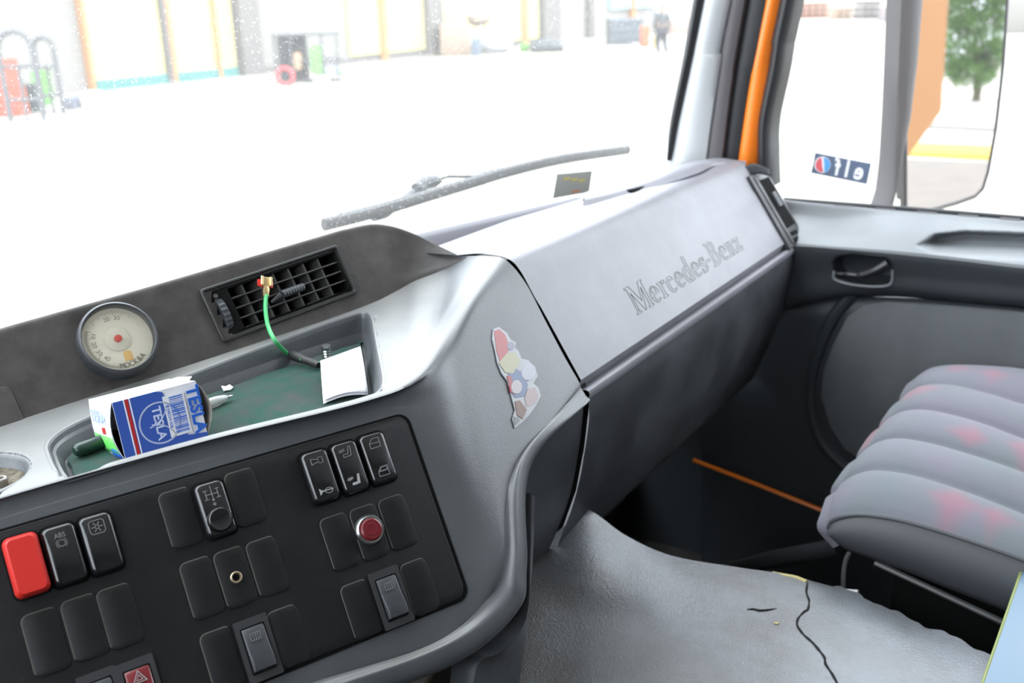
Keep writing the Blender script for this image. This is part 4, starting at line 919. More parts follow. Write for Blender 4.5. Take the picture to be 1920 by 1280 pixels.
# foam edge and torn flap where the vinyl has come apart
MB().tube(spline([Z(1448, 1074, .654), Z(1470, 1078, .655), Z(1492, 1082, .655), Z(1512, 1090, .655)], 4), .0028, 8, flat=.5).build('torn_foam', M_foam, em)
ck = [(1514, 1092), (1512, 1110), (1517, 1125), (1515, 1141), (1508, 1146), (1497, 1158), (1495, 1172), (1508, 1190), (1522, 1202), (1536, 1218), (1546, 1232), (1548, 1244), (1560, 1262), (1572, 1285), (1580, 1310)]
def surfz(x, y):   # drop a pixel ray on the mat by nearest sample
    best = None; d = ray(x, y)
    for r in Gm:
        for p in r:
            w_ = (p-CP0); t = w_.dot(d); e = (w_-d*t).length_squared
            if best is None or e < best[0]: best = (e, p.z)
    return best[1]
def onmat(x, y, dz=.0006): return Z(x, y, surfz(x, y)+dz)
mb = MB().tube(spline([onmat(*c) for c in ck], 3), [.0007+.0006*abs(sin(i*.9)) for i in range((len(ck)-1)*3+1)], 6, flat=.8); mb.build('crack', M_crack, em)
mb = MB().tube([onmat(*c) for c in ((1400, 1142), (1412, 1141), (1424, 1144), (1438, 1143), (1456, 1140))], [.0003, .0012, .0016, .0012, .0003], 6, flat=.6); mb.build('crack', M_crack, em)
mb = MB().tube([onmat(*c) for c in ((1450, 1167), (1456, 1168), (1462, 1167))], [.0004, .002, .0005], 6, flat=.4); mb.build('worn_spot', M_foam, em)

def shade_and_grime(m):      # brown dirt plus painted-in shade, darkening the vinyl towards the console side
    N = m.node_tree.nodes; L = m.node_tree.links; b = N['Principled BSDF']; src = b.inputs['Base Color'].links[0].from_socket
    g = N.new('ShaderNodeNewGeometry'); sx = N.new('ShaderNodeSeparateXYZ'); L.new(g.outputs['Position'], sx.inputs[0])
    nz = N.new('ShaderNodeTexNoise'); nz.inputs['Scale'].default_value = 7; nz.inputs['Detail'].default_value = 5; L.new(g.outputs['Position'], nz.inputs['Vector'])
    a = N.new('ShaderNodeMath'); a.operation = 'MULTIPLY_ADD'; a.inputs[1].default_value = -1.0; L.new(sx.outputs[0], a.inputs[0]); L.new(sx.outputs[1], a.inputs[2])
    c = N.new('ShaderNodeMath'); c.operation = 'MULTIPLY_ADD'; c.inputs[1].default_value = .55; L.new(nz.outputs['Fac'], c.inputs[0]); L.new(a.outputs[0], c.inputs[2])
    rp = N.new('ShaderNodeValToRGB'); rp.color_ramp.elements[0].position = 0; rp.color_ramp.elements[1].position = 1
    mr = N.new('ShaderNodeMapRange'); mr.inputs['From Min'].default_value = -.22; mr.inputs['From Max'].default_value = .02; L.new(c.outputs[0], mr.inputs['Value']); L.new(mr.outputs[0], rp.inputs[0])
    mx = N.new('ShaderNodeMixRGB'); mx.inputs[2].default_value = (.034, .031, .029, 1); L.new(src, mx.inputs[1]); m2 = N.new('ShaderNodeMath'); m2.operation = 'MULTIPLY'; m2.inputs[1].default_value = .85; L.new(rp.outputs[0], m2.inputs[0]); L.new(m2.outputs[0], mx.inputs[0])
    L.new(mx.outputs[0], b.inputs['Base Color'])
shade_and_grime(M_mat)

# pale blue folder at the lower right
c0 = Z(1926, 1040, .70); c1 = Z(1836, 1300, .70); c2 = c1+(V((c1.y-c0.y, -(c1.x-c0.x), 0)))*0
dd = (c1-c0).normalized(); pr = V((-dd.y, dd.x, 0)); 
if pr.dot(R_) < 0: pr = -pr
poly = [c0-dd*.0, c1+dd*.06, c1+dd*.06+pr*.12, c0+pr*.06]
fo = thing('plastic_folder', 'pale blue plastic folder with yellowish edge on the engine mat at the lower right', 'folder', c1-V((0, 0, .03)))
fr = frame(V((0, 0, .670)), V((1, 0, 0)), V((0, 1, 0)))
MB().prism(fr, [(p.x, p.y) for p in poly], 0, .030, .002).build('cover', M_folder, fo)
MB().tube([poly[0]-V((0, 0, .002)), poly[1]-V((0, 0, .002))], .0018, 8).build('spine_edge', M_folde, fo)

# ------------------------------------------------------------ passenger seat
seat = thing('passenger_seat', 'grey fluted fabric passenger seat with faded red pattern beside the door', 'seat', (1.2, .1, FZ))
xsn = [1.0, 1.075, 1.155, 1.235, 1.315, 1.40]
lines = [
 [(1553, 990), (1562, 974), (1590, 965), (1630, 964), (1700, 976), (1800, 1006), (1920, 1048), (2100, 1120)],
 [(1574, 922), (1588, 906), (1612, 891), (1650, 883), (1720, 893), (1820, 925), (1920, 964), (2100, 1040)],
 [(1622, 858), (1638, 842), (1662, 829), (1700, 825), (1760, 836), (1840, 859), (1920, 886), (2100, 955)],
 [(1664, 800), (1678, 786), (1702, 774), (1740, 771), (1790, 780), (1855, 799), (1920, 824), (2100, 885)],
 [(1704, 748), (1716, 737), (1738, 726), (1768, 723), (1805, 727), (1864, 742), (1920, 759), (2100, 810)],
 [(1722, 715), (1738, 703), (1756, 694), (1785, 689), (1830, 688), (1880, 690), (1920, 694), (2100, 720)]]
flut = [[W(x, y, x=xx) for x, y in ln_] for ln_, xx in zip(lines, xsn)]
rows = []
for i, r in enumerate(flut):
    drop = [r[0]+V((0, -.01, -.040)), r[0]+V((0, .004, -.018))]
    if i == 0: drop = [W(1574, 1022, x=1.0), W(1558, 1004, x=1.0)]
    rows.append(drop+r)
    if i < 5:
        for t, hgt in ((.12, .006), (.35, .011), (.65, .011), (.88, .006)):
            m_ = [a.lerp(b, t)+V((0, .003, hgt)) for a, b in zip(r, flut[i+1])]
            rows.append([m_[0]+V((0, -.008, -.034)), m_[0]+V((0, .010, -.015))]+m_)
last = rows[-1]; rows.append([p+V((.03, 0, -.03)) for p in last]); rows.append([p+V((.035, 0, -.08)) for p in last])
MB().grid(patch(rows, 3, 6)).build('cushion', M_fabric, seat, ang=70)
pts = spline([p+V((-.002, 0, 0)) for p in flut[0]], 8); MB().tube(pts, .0022, 8).build('piping', M_seatv, seat)
# side bolster
ns = spline([W(x, y, x=1.0) for x, y in ((1553, 990), (1562, 974), (1590, 965), (1630, 964), (1700, 976), (1800, 1006), (1920, 1048), (2100, 1120))], 4)
bs = spline([W(x, y, x=1.0) for x, y in ((1556, 998), (1564, 1012), (1582, 1028), (1610, 1040), (1690, 1068), (1790, 1108), (1900, 1152), (2080, 1235))], 4)
MB().grid([ns]+[[a.lerp(b, t)+V((-.012*sin(pi*t), 0, 0)) for a, b in zip(ns, bs)] for t in (.15, .35, .6, .85)]+[bs, [p+V((.05, 0, -.004)) for p in bs], [p+V((.35, 0, -.01)) for p in bs]]).build('side_panel', M_seatv, seat, ang=60)
# base and rails
MB().box((1.03, -.45, .40), (1.36, .17, .665)).build('seat_base', M_black, seat)
fr_ = [W(1640, 1054, x=1.0), W(1700, 1082, x=1.0), W(1880, 1166, x=1.0), W(2050, 1245, x=1.0)]
MB().tube(fr_, .0035, 8).build('slide_rail', mat('worn_steel', (.10, .10, .10), .4, metal=.5), seat)
MB().tube(spline([W(1594, 1034, x=1.0), W(1586, 1050, x=.997), W(1582, 1078, x=.992), W(1582, 1112, x=.988)], 5), .0028, 8).build('adjuster_rod', mat('worn_steel', (.1, .1, .1)), seat)
MB().tube([W(1586, 1109, x=.985), W(1609, 1111, x=.985)], .0032, 8).build('rod_pin', M_paper, seat)
MB().box((1.06, -.4, FZ), (1.33, .1, .40)).build('seat_pedestal', M_black, seat)
# backrest, out of frame to the right but part of the seat
bk = []
for z, yf, yb in ((.66, -.10, -.19), (.72, -.075, -.20), (.95, -.10, -.22), (1.20, -.16, -.25), (1.36, -.205, -.26), (1.39, -.225, -.25)):
    bk.append([V((x, y, z)) for x, y in ((1.03, yb), (1.01, (yf+yb)/2), (1.03, yf), (1.08, yf-.006), (1.22, yf-.014), (1.36, yf-.006), (1.41, yf), (1.43, (yf+yb)/2), (1.41, yb), (1.22, yb-.01))])
mb = MB().grid(bk, wrap=True); mb.f += [tuple(range(50, 60))[::-1], tuple(range(10))]; mb.mi += [0, 0]; mb.build('backrest', M_fabric, seat, ang=60)
# black tube from the floor to the seat
ta = W(1340, 1078, x=1.10); tb = W(1575, 1026, x=1.06)
tag(MB().tube([ta, ta.lerp(tb, .5)+V((0, 0, .004)), tb], .011, 14).build('support_tube', mat('black_painted_tube', (.016, .016, .018), .3)), 'black painted tube running under the front of the passenger seat', 'tube')
# ------------------------------------------------------------ foot well
MB_ = MB().grid(patch([[V((x, .75+.02*sin(x*9), .28)) for x in (.9, 1.1, 1.3, 1.5)], [V((x, .70, .45)) for x in (.9, 1.1, 1.3, 1.5)], [V((x, .80, .62)) for x in (.9, 1.1, 1.3, 1.5)]], 5, 5))
tag(MB_.build('footwell_carpet', mat('dirty_carpet', (.02, .018, .014), .95, col2=(.05, .04, .028), nscale=8, bump=('noise', 120, .8)), solid=.01), 'dark dirty carpet folded up the front of the passenger footwell', 'carpet')

# ================================================================== OUTSIDE
gm = bpy.data.materials.new('pale_yard_ground'); gm.use_nodes = True; N = gm.node_tree.nodes; L = gm.node_tree.links; b = N['Principled BSDF']; b.inputs['Roughness'].default_value = .95
t = N.new('ShaderNodeTexCoord'); nz = N.new('ShaderNodeTexNoise'); nz.inputs['Scale'].default_value = .35; nz.inputs['Detail'].default_value = 8; L.new(t.outputs['Object'], nz.inputs['Vector'])
rp = N.new('ShaderNodeValToRGB'); rp.color_ramp.elements[0].color = (.19, .168, .138, 1); rp.color_ramp.elements[1].color = (.27, .25, .22, 1); rp.color_ramp.elements[0].position = .35; rp.color_ramp.elements[1].position = .6
L.new(nz.outputs['Fac'], rp.inputs[0]); L.new(rp.outputs[0], b.inputs['Base Color'])
MB().grid([[V((x, y, GZ)) for x in (-120, 0, 60, 200)] for y in (-150, 0, 40, 150)]).build('yard_ground', gm)['kind'] = 'structure'
def OM(name, c, r=.8): return mat('outside_'+name, tuple(v*.45 for v in c), r, spec=.2)
M_cream = OM('cream_paint', (.80, .74, .36)); M_wall = OM('pale_render', (.405, .385, .36)); M_col = OM('grey_column', (.27, .25, .24)); M_rust = OM('rusty_orange', (.66, .34, .16)); M_teal = OM('teal_plinth', (.14, .36, .34)); M_dk = OM('dark_post', (.22, .20, .19))
WY = 24.6
def wx(px, py=120): return W(px, py, y=WY).x
gar = thing('garage_building', 'long pale garage block with cream doors across the yard', 'building', (wx(600), WY, GZ))
MB().box((wx(-150), WY, GZ), (wx(1232, 60), WY+6, 6.5)).build('wall', M_wall, gar)
def leaf(p0, p1, m=M_cream, z1=5.2): MB().box((wx(p0), WY-.10, GZ+.25), (wx(p1), WY+.02, z1)).build('garage_door', m, gar)
def post(p0, p1, m, d=.2, z1=5.6, name='post'): MB().box((wx(p0), WY-d, GZ), (wx(p1), WY+.02, z1)).build(name, m, gar)
for a, b in ((166, 305), (322, 402), (408, 440), (655, 712), (724, 795), (826, 900), (900, 976), (986, 1008)): leaf(a, b)
for a, b, m in ((158, 165, M_rust), (306, 315, M_dk), (315, 322, M_rust), (402, 408, M_rust), (440, 444, M_dk), (712, 722, M_rust), (977, 985, M_rust), (1098, 1108, M_dk)): post(a, b, m)
for a, b in ((444, 480), (795, 822), (1010, 1040)): post(a, b, M_col, .35, name='column')
for a, b in ((168, 305), (322, 440)): MB().box((wx(a), WY-.16, GZ), (wx(b), WY+.02, GZ+.28)).build('plinth', M_teal, gar)
MB().box((wx(480), WY-.08, GZ), (wx(1000), WY+.02, GZ+.18)).build('plinth', M_col, gar)
MB().box((wx(1140, 60), WY-.15, GZ+1.3), (wx(1222, 60), WY+.02, 5.5)).build('blue_panel', OM('light_blue_paint', (.42, .70, .80)), gar)
MB().box((wx(1178, 60), WY-.25, GZ), (wx(1184, 60), WY+.02, 5.5)).build('post', M_rust, gar)
def ground(px, py): return W(px, py, z=GZ)
def gscale(p): return (p-CP0).dot(F_)/FPX       # metres per pixel there
# hand carts at the left
def arch_frame(px, py, wpx, hpx, label, m, grp=None):
    p = ground(px, py); s = gscale(p); w2 = wpx*s/2; h = hpx*s; t = thing('steel_frame', label, 'metal frame', p)
    pts = [p+R0_*(-w2)]+[p+R0_*(w2*cos(a))+V((0, 0, h-w2+w2*sin(a))) for a in [pi*(1-k/10) for k in range(11)]]+[p+R0_*w2]
    MB().tube(pts, .055, 8).build('hoop', m, t)
    for z in (.25, .62): MB().tube([p+R0_*(-w2)+V((0, 0, h*z)), p+R0_*w2+V((0, 0, h*z))], .04, 6).build('cross_bar', m, t)
    MB().tube([p+V((0, 0, 0)), p+V((0, 0, h*.62))], .035, 6).build('upright', m, t)
    return t
M_og = OM('dark_steel', (.20, .20, .21))
arch_frame(52, 228, 62, 162, 'dark rounded hoop frame standing at the far left beside the red crates', M_og)
arch_frame(102, 214, 36, 138, 'narrow dark steel frame just right of the larger hoop frame', M_og)
def obox(name, px0, px1, py, hpx, m, label, cat, dep=.6, grp=None, rot=0, parts=None, slats=0):
    p = ground((px0+px1)/2, py); s = gscale(p); w2 = (px1-px0)*s/2; f = frame(p, R0_, V((0, 0, 1)))
    o = MB().prism(f, [(-w2, 0), (w2, 0), (w2*.98, hpx*s), (-w2*.97, hpx*s)], -dep, 0, min(.05, w2*.2))
    for k in range(slats):
        z = hpx*s*(k+.6)/slats; o.fbox(f, -w2*1.01, w2*1.01, z-.02, z+.02, 0, .03)
    return tag(o.build(name, m), label, cat, grp)
obox('plastic_crate', -14, 34, 219, 50, OM('red', (.70, .16, .10)), 'lower red slatted crate at the far left edge of the yard', 'crate', slats=4)
p = ground(10, 219); s = gscale(p); f = frame(p+V((0, 0, 50*s+.01)), R0_, V((0, 0, 1))); 
tag(MB().prism(f, [(-22*s, 0), (20*s, 0), (16*s, 52*s), (-20*s, 52*s)], -.6, 0, .05).build('plastic_crate', OM('red', (.7, .16, .1))), 'upper red crate stacked at the far left edge of the yard', 'crate')
obox('metal_drum', 38, 64, 212, 50, OM('dark_drum', (.08, .09, .09)), 'dark bin between the hoops of the steel frame', 'bin')
obox('green_jerrycan', 66, 84, 199, 62, OM('green', (.20, .50, .12)), 'green can against the right side of the large hoop frame', 'can')
bpy.data.objects['green_jerrycan'].name = 'jerrycan'
obox('white_block', 151, 178, 203, 28, OM('white', (.80, .80, .80)), 'white block by the corner of the cream garage door', 'block')
obox('grey_block', 118, 141, 206, 22, OM('greyblue', (.25, .27, .33)), 'grey block just left of the white block', 'block')
# rack with hung goods
p = ground(580, 155); s = gscale(p); f = frame(p, R0_, V((0, 0, 1)))
rk = thing('storage_rack', 'dark metal storage rack standing against the pale garage wall', 'rack', p)
for x in (-60, -30, 0, 28, 56): MB().fbox(f, (x-1.5)*s, (x+1.5)*s, 0, 88*s, -.1, 0).build('upright', M_og, rk)
for z in (2, 40, 86): MB().fbox(f, -62*s, 58*s, (z-2)*s, (z+2)*s, -.6, 0).build('shelf', M_og, rk)
MB().fbox(f, -60*s, -5*s, 4*s, 84*s, -.5, -.45).build('back_panel', OM('greypanel', (.20, .19, .20)), rk)
def rackitem(nm, x0, x1, z0, z1, m, lab, cat): tag(MB().prism(f, rrect(x0*s, x1*s, z0*s, z1*s, .08, 2), -.35, .05, .04).build(nm, m), lab, cat)
rackitem('green_cabinet', 6, 26, 14, 66, OM('green2', (.25, .60, .18)), 'upright green box in the middle of the storage rack', 'box')
rackitem('cardboard_box', -26, -12, 22, 55, OM('tan', (.55, .38, .26)), 'tan cardboard box inside the storage rack', 'box')
rackitem('paint_bucket', 32, 52, 10, 30, OM('blue_grey', (.45, .50, .62)), 'bluish grey bucket on the right lower shelf of the rack', 'bucket')
rackitem('dark_bag', -48, -34, 30, 80, OM('blackbag', (.06, .06, .07)), 'black upright bundle in the left bay of the rack', 'bundle')
bpy.data.objects['green_cabinet'].name = 'storage_box'; bpy.data.objects['dark_bag'].name = 'bundle'
# red hoop (tyre)
p = ground(536, 161); s = gscale(p); mb = MB(); c = p+V((0, 0, 17*s)); ring = []
for k in range(25): a = 2*pi*k/24; ring.append(c+R0_*cos(a)*15*s+V((0, 0, sin(a)*15*s)))
tag(mb.tube(ring, 4.5*s, 8, caps=False).build('painted_tyre', OM('pinkred', (.75, .15, .16))), 'red painted tyre leaning on the storage rack', 'tyre')
obox('white_sack', 590, 612, 158, 12, OM('whitesack', (.8, .8, .8)), 'small white sack on the ground before the rack', 'sack')
bpy.data.objects['white_sack'].name = 'sack'
obox('green_board', 604, 645, 141, 7, OM('green3', (.35, .65, .35)), 'low green and white board lying at the foot of the rack', 'board')
bpy.data.objects['green_board'].name = 'board'
# cardboard heap, bag, tyres
obox('cardboard_box', 826, 882, 104, 56, OM('carton', (.55, .42, .33)), 'large brown carton leaning by the grey column', 'box')
p = ground(895, 100); s = gscale(p)
def blob(name, cx, cz, rx, rz, dep, m, lab, cat, seed, p=p, s=s):
    rnd = random.Random(seed); G = []
    for i in range(9):
        th = pi*i/8; r = []
        for j in range(16):
            ph = 2*pi*j/16; k = 1+.12*sin(3*ph+seed)+.08*rnd.uniform(-1, 1)
            r.append(p+R0_*((cx+rx*sin(th)*cos(ph)*k)*s)+V((0, 0, (cz+rz*cos(th)*(1+.05*rnd.random()))*s))+V((F_.x, F_.y, 0)).normalized()*(dep*sin(th)*sin(ph)*k))
        G.append(r)
    return tag(MB().grid(G, wrap=True).build(name, m), lab, cat)
blob('crumpled_tarp', 8, 62, 22, 14, .6, OM('beige_cloth', (.42, .34, .28)), 'brown crumpled bundle on top of the brown carton', 'tarp', 2, p=p-R0_*.1)
blob('refuse_bag', 36, 18, 34, 22, .6, OM('bagwhite', (.72, .74, .80)), 'white plastic bag lying beside the brown carton', 'bag', 5)
obox('dark_can', 884, 902, 105, 32, OM('slate', (.22, .27, .34)), 'slate blue can between the carton and the white bag', 'can', .3)
bpy.data.objects['dark_can'].name = 'can'
blob('tyre_heap', 130, 8, 32, 15, .6, OM('tyre', (.14, .15, .16)), 'heap of dark scrap to the right of the white bag', 'scrap heap', 3)
blob('grass_tuft', 88, 8, 9, 10, .2, OM('grassy', (.18, .40, .10)), 'green weed clump between the white bag and dark scrap', 'weeds', 8)
obox('waste_container', 1142, 1206, 84, 46, OM('container', (.20, .22, .25)), 'dark waste container under the light blue panel', 'container', 1.5, slats=3)
obox('gas_cylinder', 1201, 1218, 88, 38, OM('redor', (.72, .22, .12)), 'orange-red cylinder standing left of the walking person', 'cylinder', .25)
obox('white_step', 1186, 1199, 91, 8, OM('pale', (.6, .6, .62)), 'pale low block just left of the orange-red cylinder', 'block', .8)
bpy.data.objects['white_step'].name = 'kerb_block'
blob('sand_heap', 255, -16, 14, 9, .4, OM('sand', (.60, .50, .30)), 'pale yellow sand heap by the dark container', 'heap', 4)
# weeds in the yard
for i, (px, py, lab) in enumerate(((30, 292, 'small weed tuft alone in the yard at the left'), (427, 186, 'small green tuft in front of the cream doors'))):
    pw = ground(px, py); blob('grass_tuft', 0, 3, 5, 5, .1, OM('grassdry', (.40, .38, .24)), lab, 'weeds', 11+i, p=pw, s=gscale(pw))

# person walking: one skinned body with clothes
pf = ground(1240, 106); s = gscale(pf); Hh = 1.76
per = thing('person', 'person in grey jacket and dark trousers walking away across the yard', 'person', pf)
def skin(name, verts, edges, m, lvl=2):
    me = bpy.data.meshes.new(name); me.from_pydata([tuple(p+V((0, 0, 0))) for p, r in verts], edges, []); me.materials.append(m)
    o = bpy.data.objects.new(name, me); COL.objects.link(o); o.parent = per; o.location = (0, 0, 0)
    md = o.modifiers.new('skin', 'SKIN'); md.use_smooth_shade = True
    for i, (p, r) in enumerate(verts): me.skin_vertices[0].data[i].radius = r if isinstance(r, tuple) else (r, r)
    me.skin_vertices[0].data[0].use_root = True
    sb_ = o.modifiers.new('sub', 'SUBSURF'); sb_.levels = lvl; sb_.render_levels = lvl; return o
ax = R0_.copy(); fw = V((.5, .86, 0)).normalized()
def B(a, f, z): return ax*a + fw*f + V((0, 0, z))
body = [(B(0, 0, .95), .15), (B(0, 0, 1.18), .145), (B(0, .01, 1.40), (.19, .13)), (B(0, .01, 1.50), .065), (B(0, .03, 1.58), .085), (B(0, .03, 1.68), .10), (B(0, .03, 1.75), .06),
 (B(-.20, .01, 1.42), .07), (B(-.26, -.03, 1.14), .05), (B(-.25, .06, .90), .038), (B(.20, .01, 1.42), .07), (B(.27, .03, 1.14), .05), (B(.26, -.02, .90), .038),
 (B(-.09, 0, .90), .10), (B(-.10, .08, .50), .07), (B(-.10, -.04, .09), .045), (B(-.10, .10, .04), .045), (B(.09, 0, .90), .10), (B(.10, .02, .50), .07), (B(.10, -.16, .10), .045), (B(.10, -.03, .04), .045)]
ed = [(0, 1), (1, 2), (2, 3), (3, 4), (4, 5), (5, 6), (2, 7), (7, 8), (8, 9), (2, 10), (10, 11), (11, 12), (0, 13), (13, 14), (14, 15), (15, 16), (0, 17), (17, 18), (18, 19), (19, 20)]
skin('body', body, ed, OM('skin', (.45, .28, .20)))
def infl(l, k): return [(p, tuple(q*k for q in r) if isinstance(r, tuple) else r*k) for p, r in l]
jk = infl([body[i] for i in (0, 1, 2, 7, 8, 10, 11)], 1.18)+[(B(-.25, .05, .96), .052), (B(.26, -.01, .96), .052), (B(0, .01, 1.49), .08)]
skin('jacket', jk, [(0, 1), (1, 2), (2, 3), (3, 4), (4, 7), (2, 5), (5, 6), (6, 8), (2, 9)], OM('jacket_grey', (.14, .15, .16)))
tr_ = infl([body[i] for i in (0, 13, 14, 15, 17, 18, 19)], 1.42)
skin('trousers', tr_, [(0, 1), (1, 2), (2, 3), (0, 4), (4, 5), (5, 6)], OM('trousers_dark', (.07, .07, .09)))
hr = [(B(0, .0, 1.66), .105), (B(0, .01, 1.73), .09)]; skin('hair', hr, [(0, 1)], OM('hair', (.08, .06, .05)))
for i, q in enumerate(((-.25, .07, .86), (.26, -.03, .86))):
    v0 = [(B(*q), .035), (B(q[0], q[1]+.01, q[2]-.06), .035)]
    e_ = [(0, 1)]
    for k in range(5):
        a = -.028+.014*k if k < 4 else 0; st = len(v0); 
        if k < 4: v0 += [(B(q[0], q[1]+a, q[2]-.10), .010), (B(q[0], q[1]+a+.005, q[2]-.14+.006*abs(k-1.5)), .008)]
        else: v0 += [(B(q[0], q[1]+.045, q[2]-.04), .011), (B(q[0], q[1]+.060, q[2]-.075), .009)]
        e_ += [(1 if k < 4 else 0, st), (st, st+1)]
    skin('hand', v0, e_, OM('skin', (.45, .28, .20)), 1)
obox('carried_bag', 1224, 1236, 92, 22, OM('yellowbag', (.70, .55, .25)), 'yellowish sack beside the walking person', 'sack', .25)
bpy.data.objects['carried_bag'].name = 'sack'

# far stacks seen through the side window
def far_row(px0, px1, base, hp, m, lab, cat, name, n=3):
    p = ground((px0+px1)/2, base); s = gscale(p); w2 = (px1-px0)*s/2; t = thing(name, lab, cat, p); f = frame(p, R0_, V((0, 0, 1)))
    for i in range(n):
        for j in range(3):
            MB().fbox(f, -w2+2*w2*i/n+.05, -w2+2*w2*(i+1)/n-.05, hp*s*j/3+.03, hp*s*(j+1)/3-.03, -1.5, 0).build('layer', m, t)
    return t
Mb = OM('brick', (.45, .24, .18)); Mb2 = OM('greybrick', (.30, .27, .27))
far_row(1492, 1555, 34, 28, Mb, 'reddish brick stack nearest the pillar seen through the side window', 'brick stack', 'brick_stack', 5)
far_row(1562, 1600, 36, 22, OM('brick_pale', (.55, .38, .28)), 'pale brown stack in the middle of the distant row', 'brick stack', 'brick_stack', 3)
far_row(1612, 1652, 36, 34, Mb2, 'grey stack right of the pale brown stack in the distant row', 'pallet stack', 'pallet_stack', 4)
far_row(1660, 1712, 40, 26, OM('brick_blue', (.40, .34, .36)), 'mauve stack next to the mirror bracket in the distant row', 'pallet stack', 'pallet_stack', 4)
# background buildings beyond the yard on the right
obox('far_shed', 1880, 2150, 60, 62, M_wall, 'pale flat roofed shed beyond the mirror at the right', 'shed', 6)
bpy.data.objects['far_shed'].name = 'shed'
obox('low_wall', 1240, 1300, 64, 26, OM('pinkish', (.60, .42, .36)), 'low pinkish brick heap behind the walking person', 'brick heap', 2)
bpy.data.objects['low_wall'].name = 'brick_heap'

# ------------------------------------------------------------ wiper
def WG(px, py, off=.03):     # point just outside the windscreen
    P = W(px, py, y=.80)
    for _ in range(6): P = W(px, py, y=wsy(P.x, P.z)+off)
    return P
wi = thing('windscreen_wiper', 'long black wiper resting along the bottom of the windscreen', 'wiper', WG(900, 340))
MB().tube(spline([WG(607, 421), WG(700, 398), WG(800, 368), WG(880, 344), WG(960, 320), WG(1060, 297), WG(1178, 280)], 6), .0048, 8, flat=1.6).build('blade', M_rubber, wi)
MB().tube(spline([WG(640, 410, .036), WG(760, 378, .040), WG(895, 338, .04), WG(945, 322, .038)], 6), .0075, 8).build('blade_holder', M_low, wi)
MB().tube([WG(888, 340, .04), WG(905, 334, .045), WG(950, 321, .04)], [.008, .010, .007], 8).build('blade_joint', M_low, wi)
MB().tube(spline([WG(745, 385, .05), WG(775, 362, .06), WG(805, 343, .065)], 5), .006, 8).build('arm', M_low, wi)
MB().tube([WG(782, 355, .06), WG(790, 345, .065), WG(815, 338, .065), WG(820, 345, .06)], .009, 10).build('arm_head', M_low, wi)
MB().tube(spline([WG(815, 340, .06), WG(840, 331, .06), WG(870, 331, .055), WG(890, 330, .05)], 5), .0022, 8).build('washer_hose', M_rubber, wi)
MB().tube([WG(700, 405, .04), WG(720, 400, .04), WG(735, 388, .045)], .007, 8).build('arm_link', M_low, wi)
# faded sticker on the windscreen
q = [WG(x, y, -.004) for x, y in ((1044, 326), (1110, 320), (1104, 360), (1036, 372))]
o4 = q[3]; fr = frame(o4, q[2]-q[3], q[0]-q[3]); 
ws = thing('windscreen_sticker', 'faded grey inspection sticker low on the windscreen beside the wiper', 'sticker', o4)
def fq(u, v, h): p = q[3].lerp(q[2], u).lerp(q[0].lerp(q[1], u), v); return p+fr.n*h
def quad(u0, u1, v0, v1, h=0, t=.0004, m=None, nm='print'):
    MB().add([fq(u, v, hh) for hh in (h, h+t) for u, v in ((u0, v0), (u1, v0), (u1, v1), (u0, v1))], [(0, 3, 2, 1), (4, 5, 6, 7), (0, 1, 5, 4), (1, 2, 6, 5), (2, 3, 7, 6), (3, 0, 4, 7)]).build(nm, m, ws, smooth=False)
quad(0, 1, 0, 1, 0, .0006, mat('sticker_grey', (.45, .45, .42), .8), 'backing')
for k in range(3): quad(.2+.22*k, .38+.22*k, .72-.08*k, .82-.08*k, .0007, .0003, mat('sticker_yellow', (.7, .6, .15)), 'yellow_mark')
quad(.5, .72, .1, .2, .0007, .0003, mat('sticker_orange', (.7, .3, .15)), 'orange_mark')
# elf sticker on side window, read from outside
q = [W(x, y, x=DX+.004) for x, y in ((1527, 286), (1631, 307), (1625, 345), (1521, 324))]
ef = frame(q[3], q[2]-q[3], q[0]-q[3]); ew = (q[2]-q[3]).length; eh = (q[0]-q[3]).length
es = thing('window_sticker', 'dark blue oil brand sticker seen reversed on the side window', 'sticker', q[3])
MB().prism(ef, [(0, 0), (ew, 0), (ew, eh), (0, eh)], 0, .0005).build('backing', mat('sticker_navy', (.10, .13, .20), .5), es, smooth=False)
mb = MB(); text_mb(mb, ef, 'e l f', eh*1.15, .0005, .0009, ew*.655, eh*.50, .80, .0010, True); mb.build('lettering', M_paper, es, smooth=False)
MB().prism(ef, ell(ew*.17, eh*.5, eh*.40, eh*.40, 0, 24), .0005, .0008).build('logo_ring', M_paper, es, smooth=False)
MB().prism(ef, arc(ew*.17, eh*.5, eh*.33, eh*.36, 110, 290, 12)+[(ew*.17, eh*.45)], .0008, .0011).build('logo_red', mat('logo_red_ink', (.75, .12, .14)), es, smooth=False)
MB().prism(ef, arc(ew*.19, eh*.5, eh*.33, eh*.36, -70, 100, 12)+[(ew*.2, eh*.55)], .0008, .0011).build('logo_blue', mat('logo_blue_ink', (.10, .35, .70)), es, smooth=False)

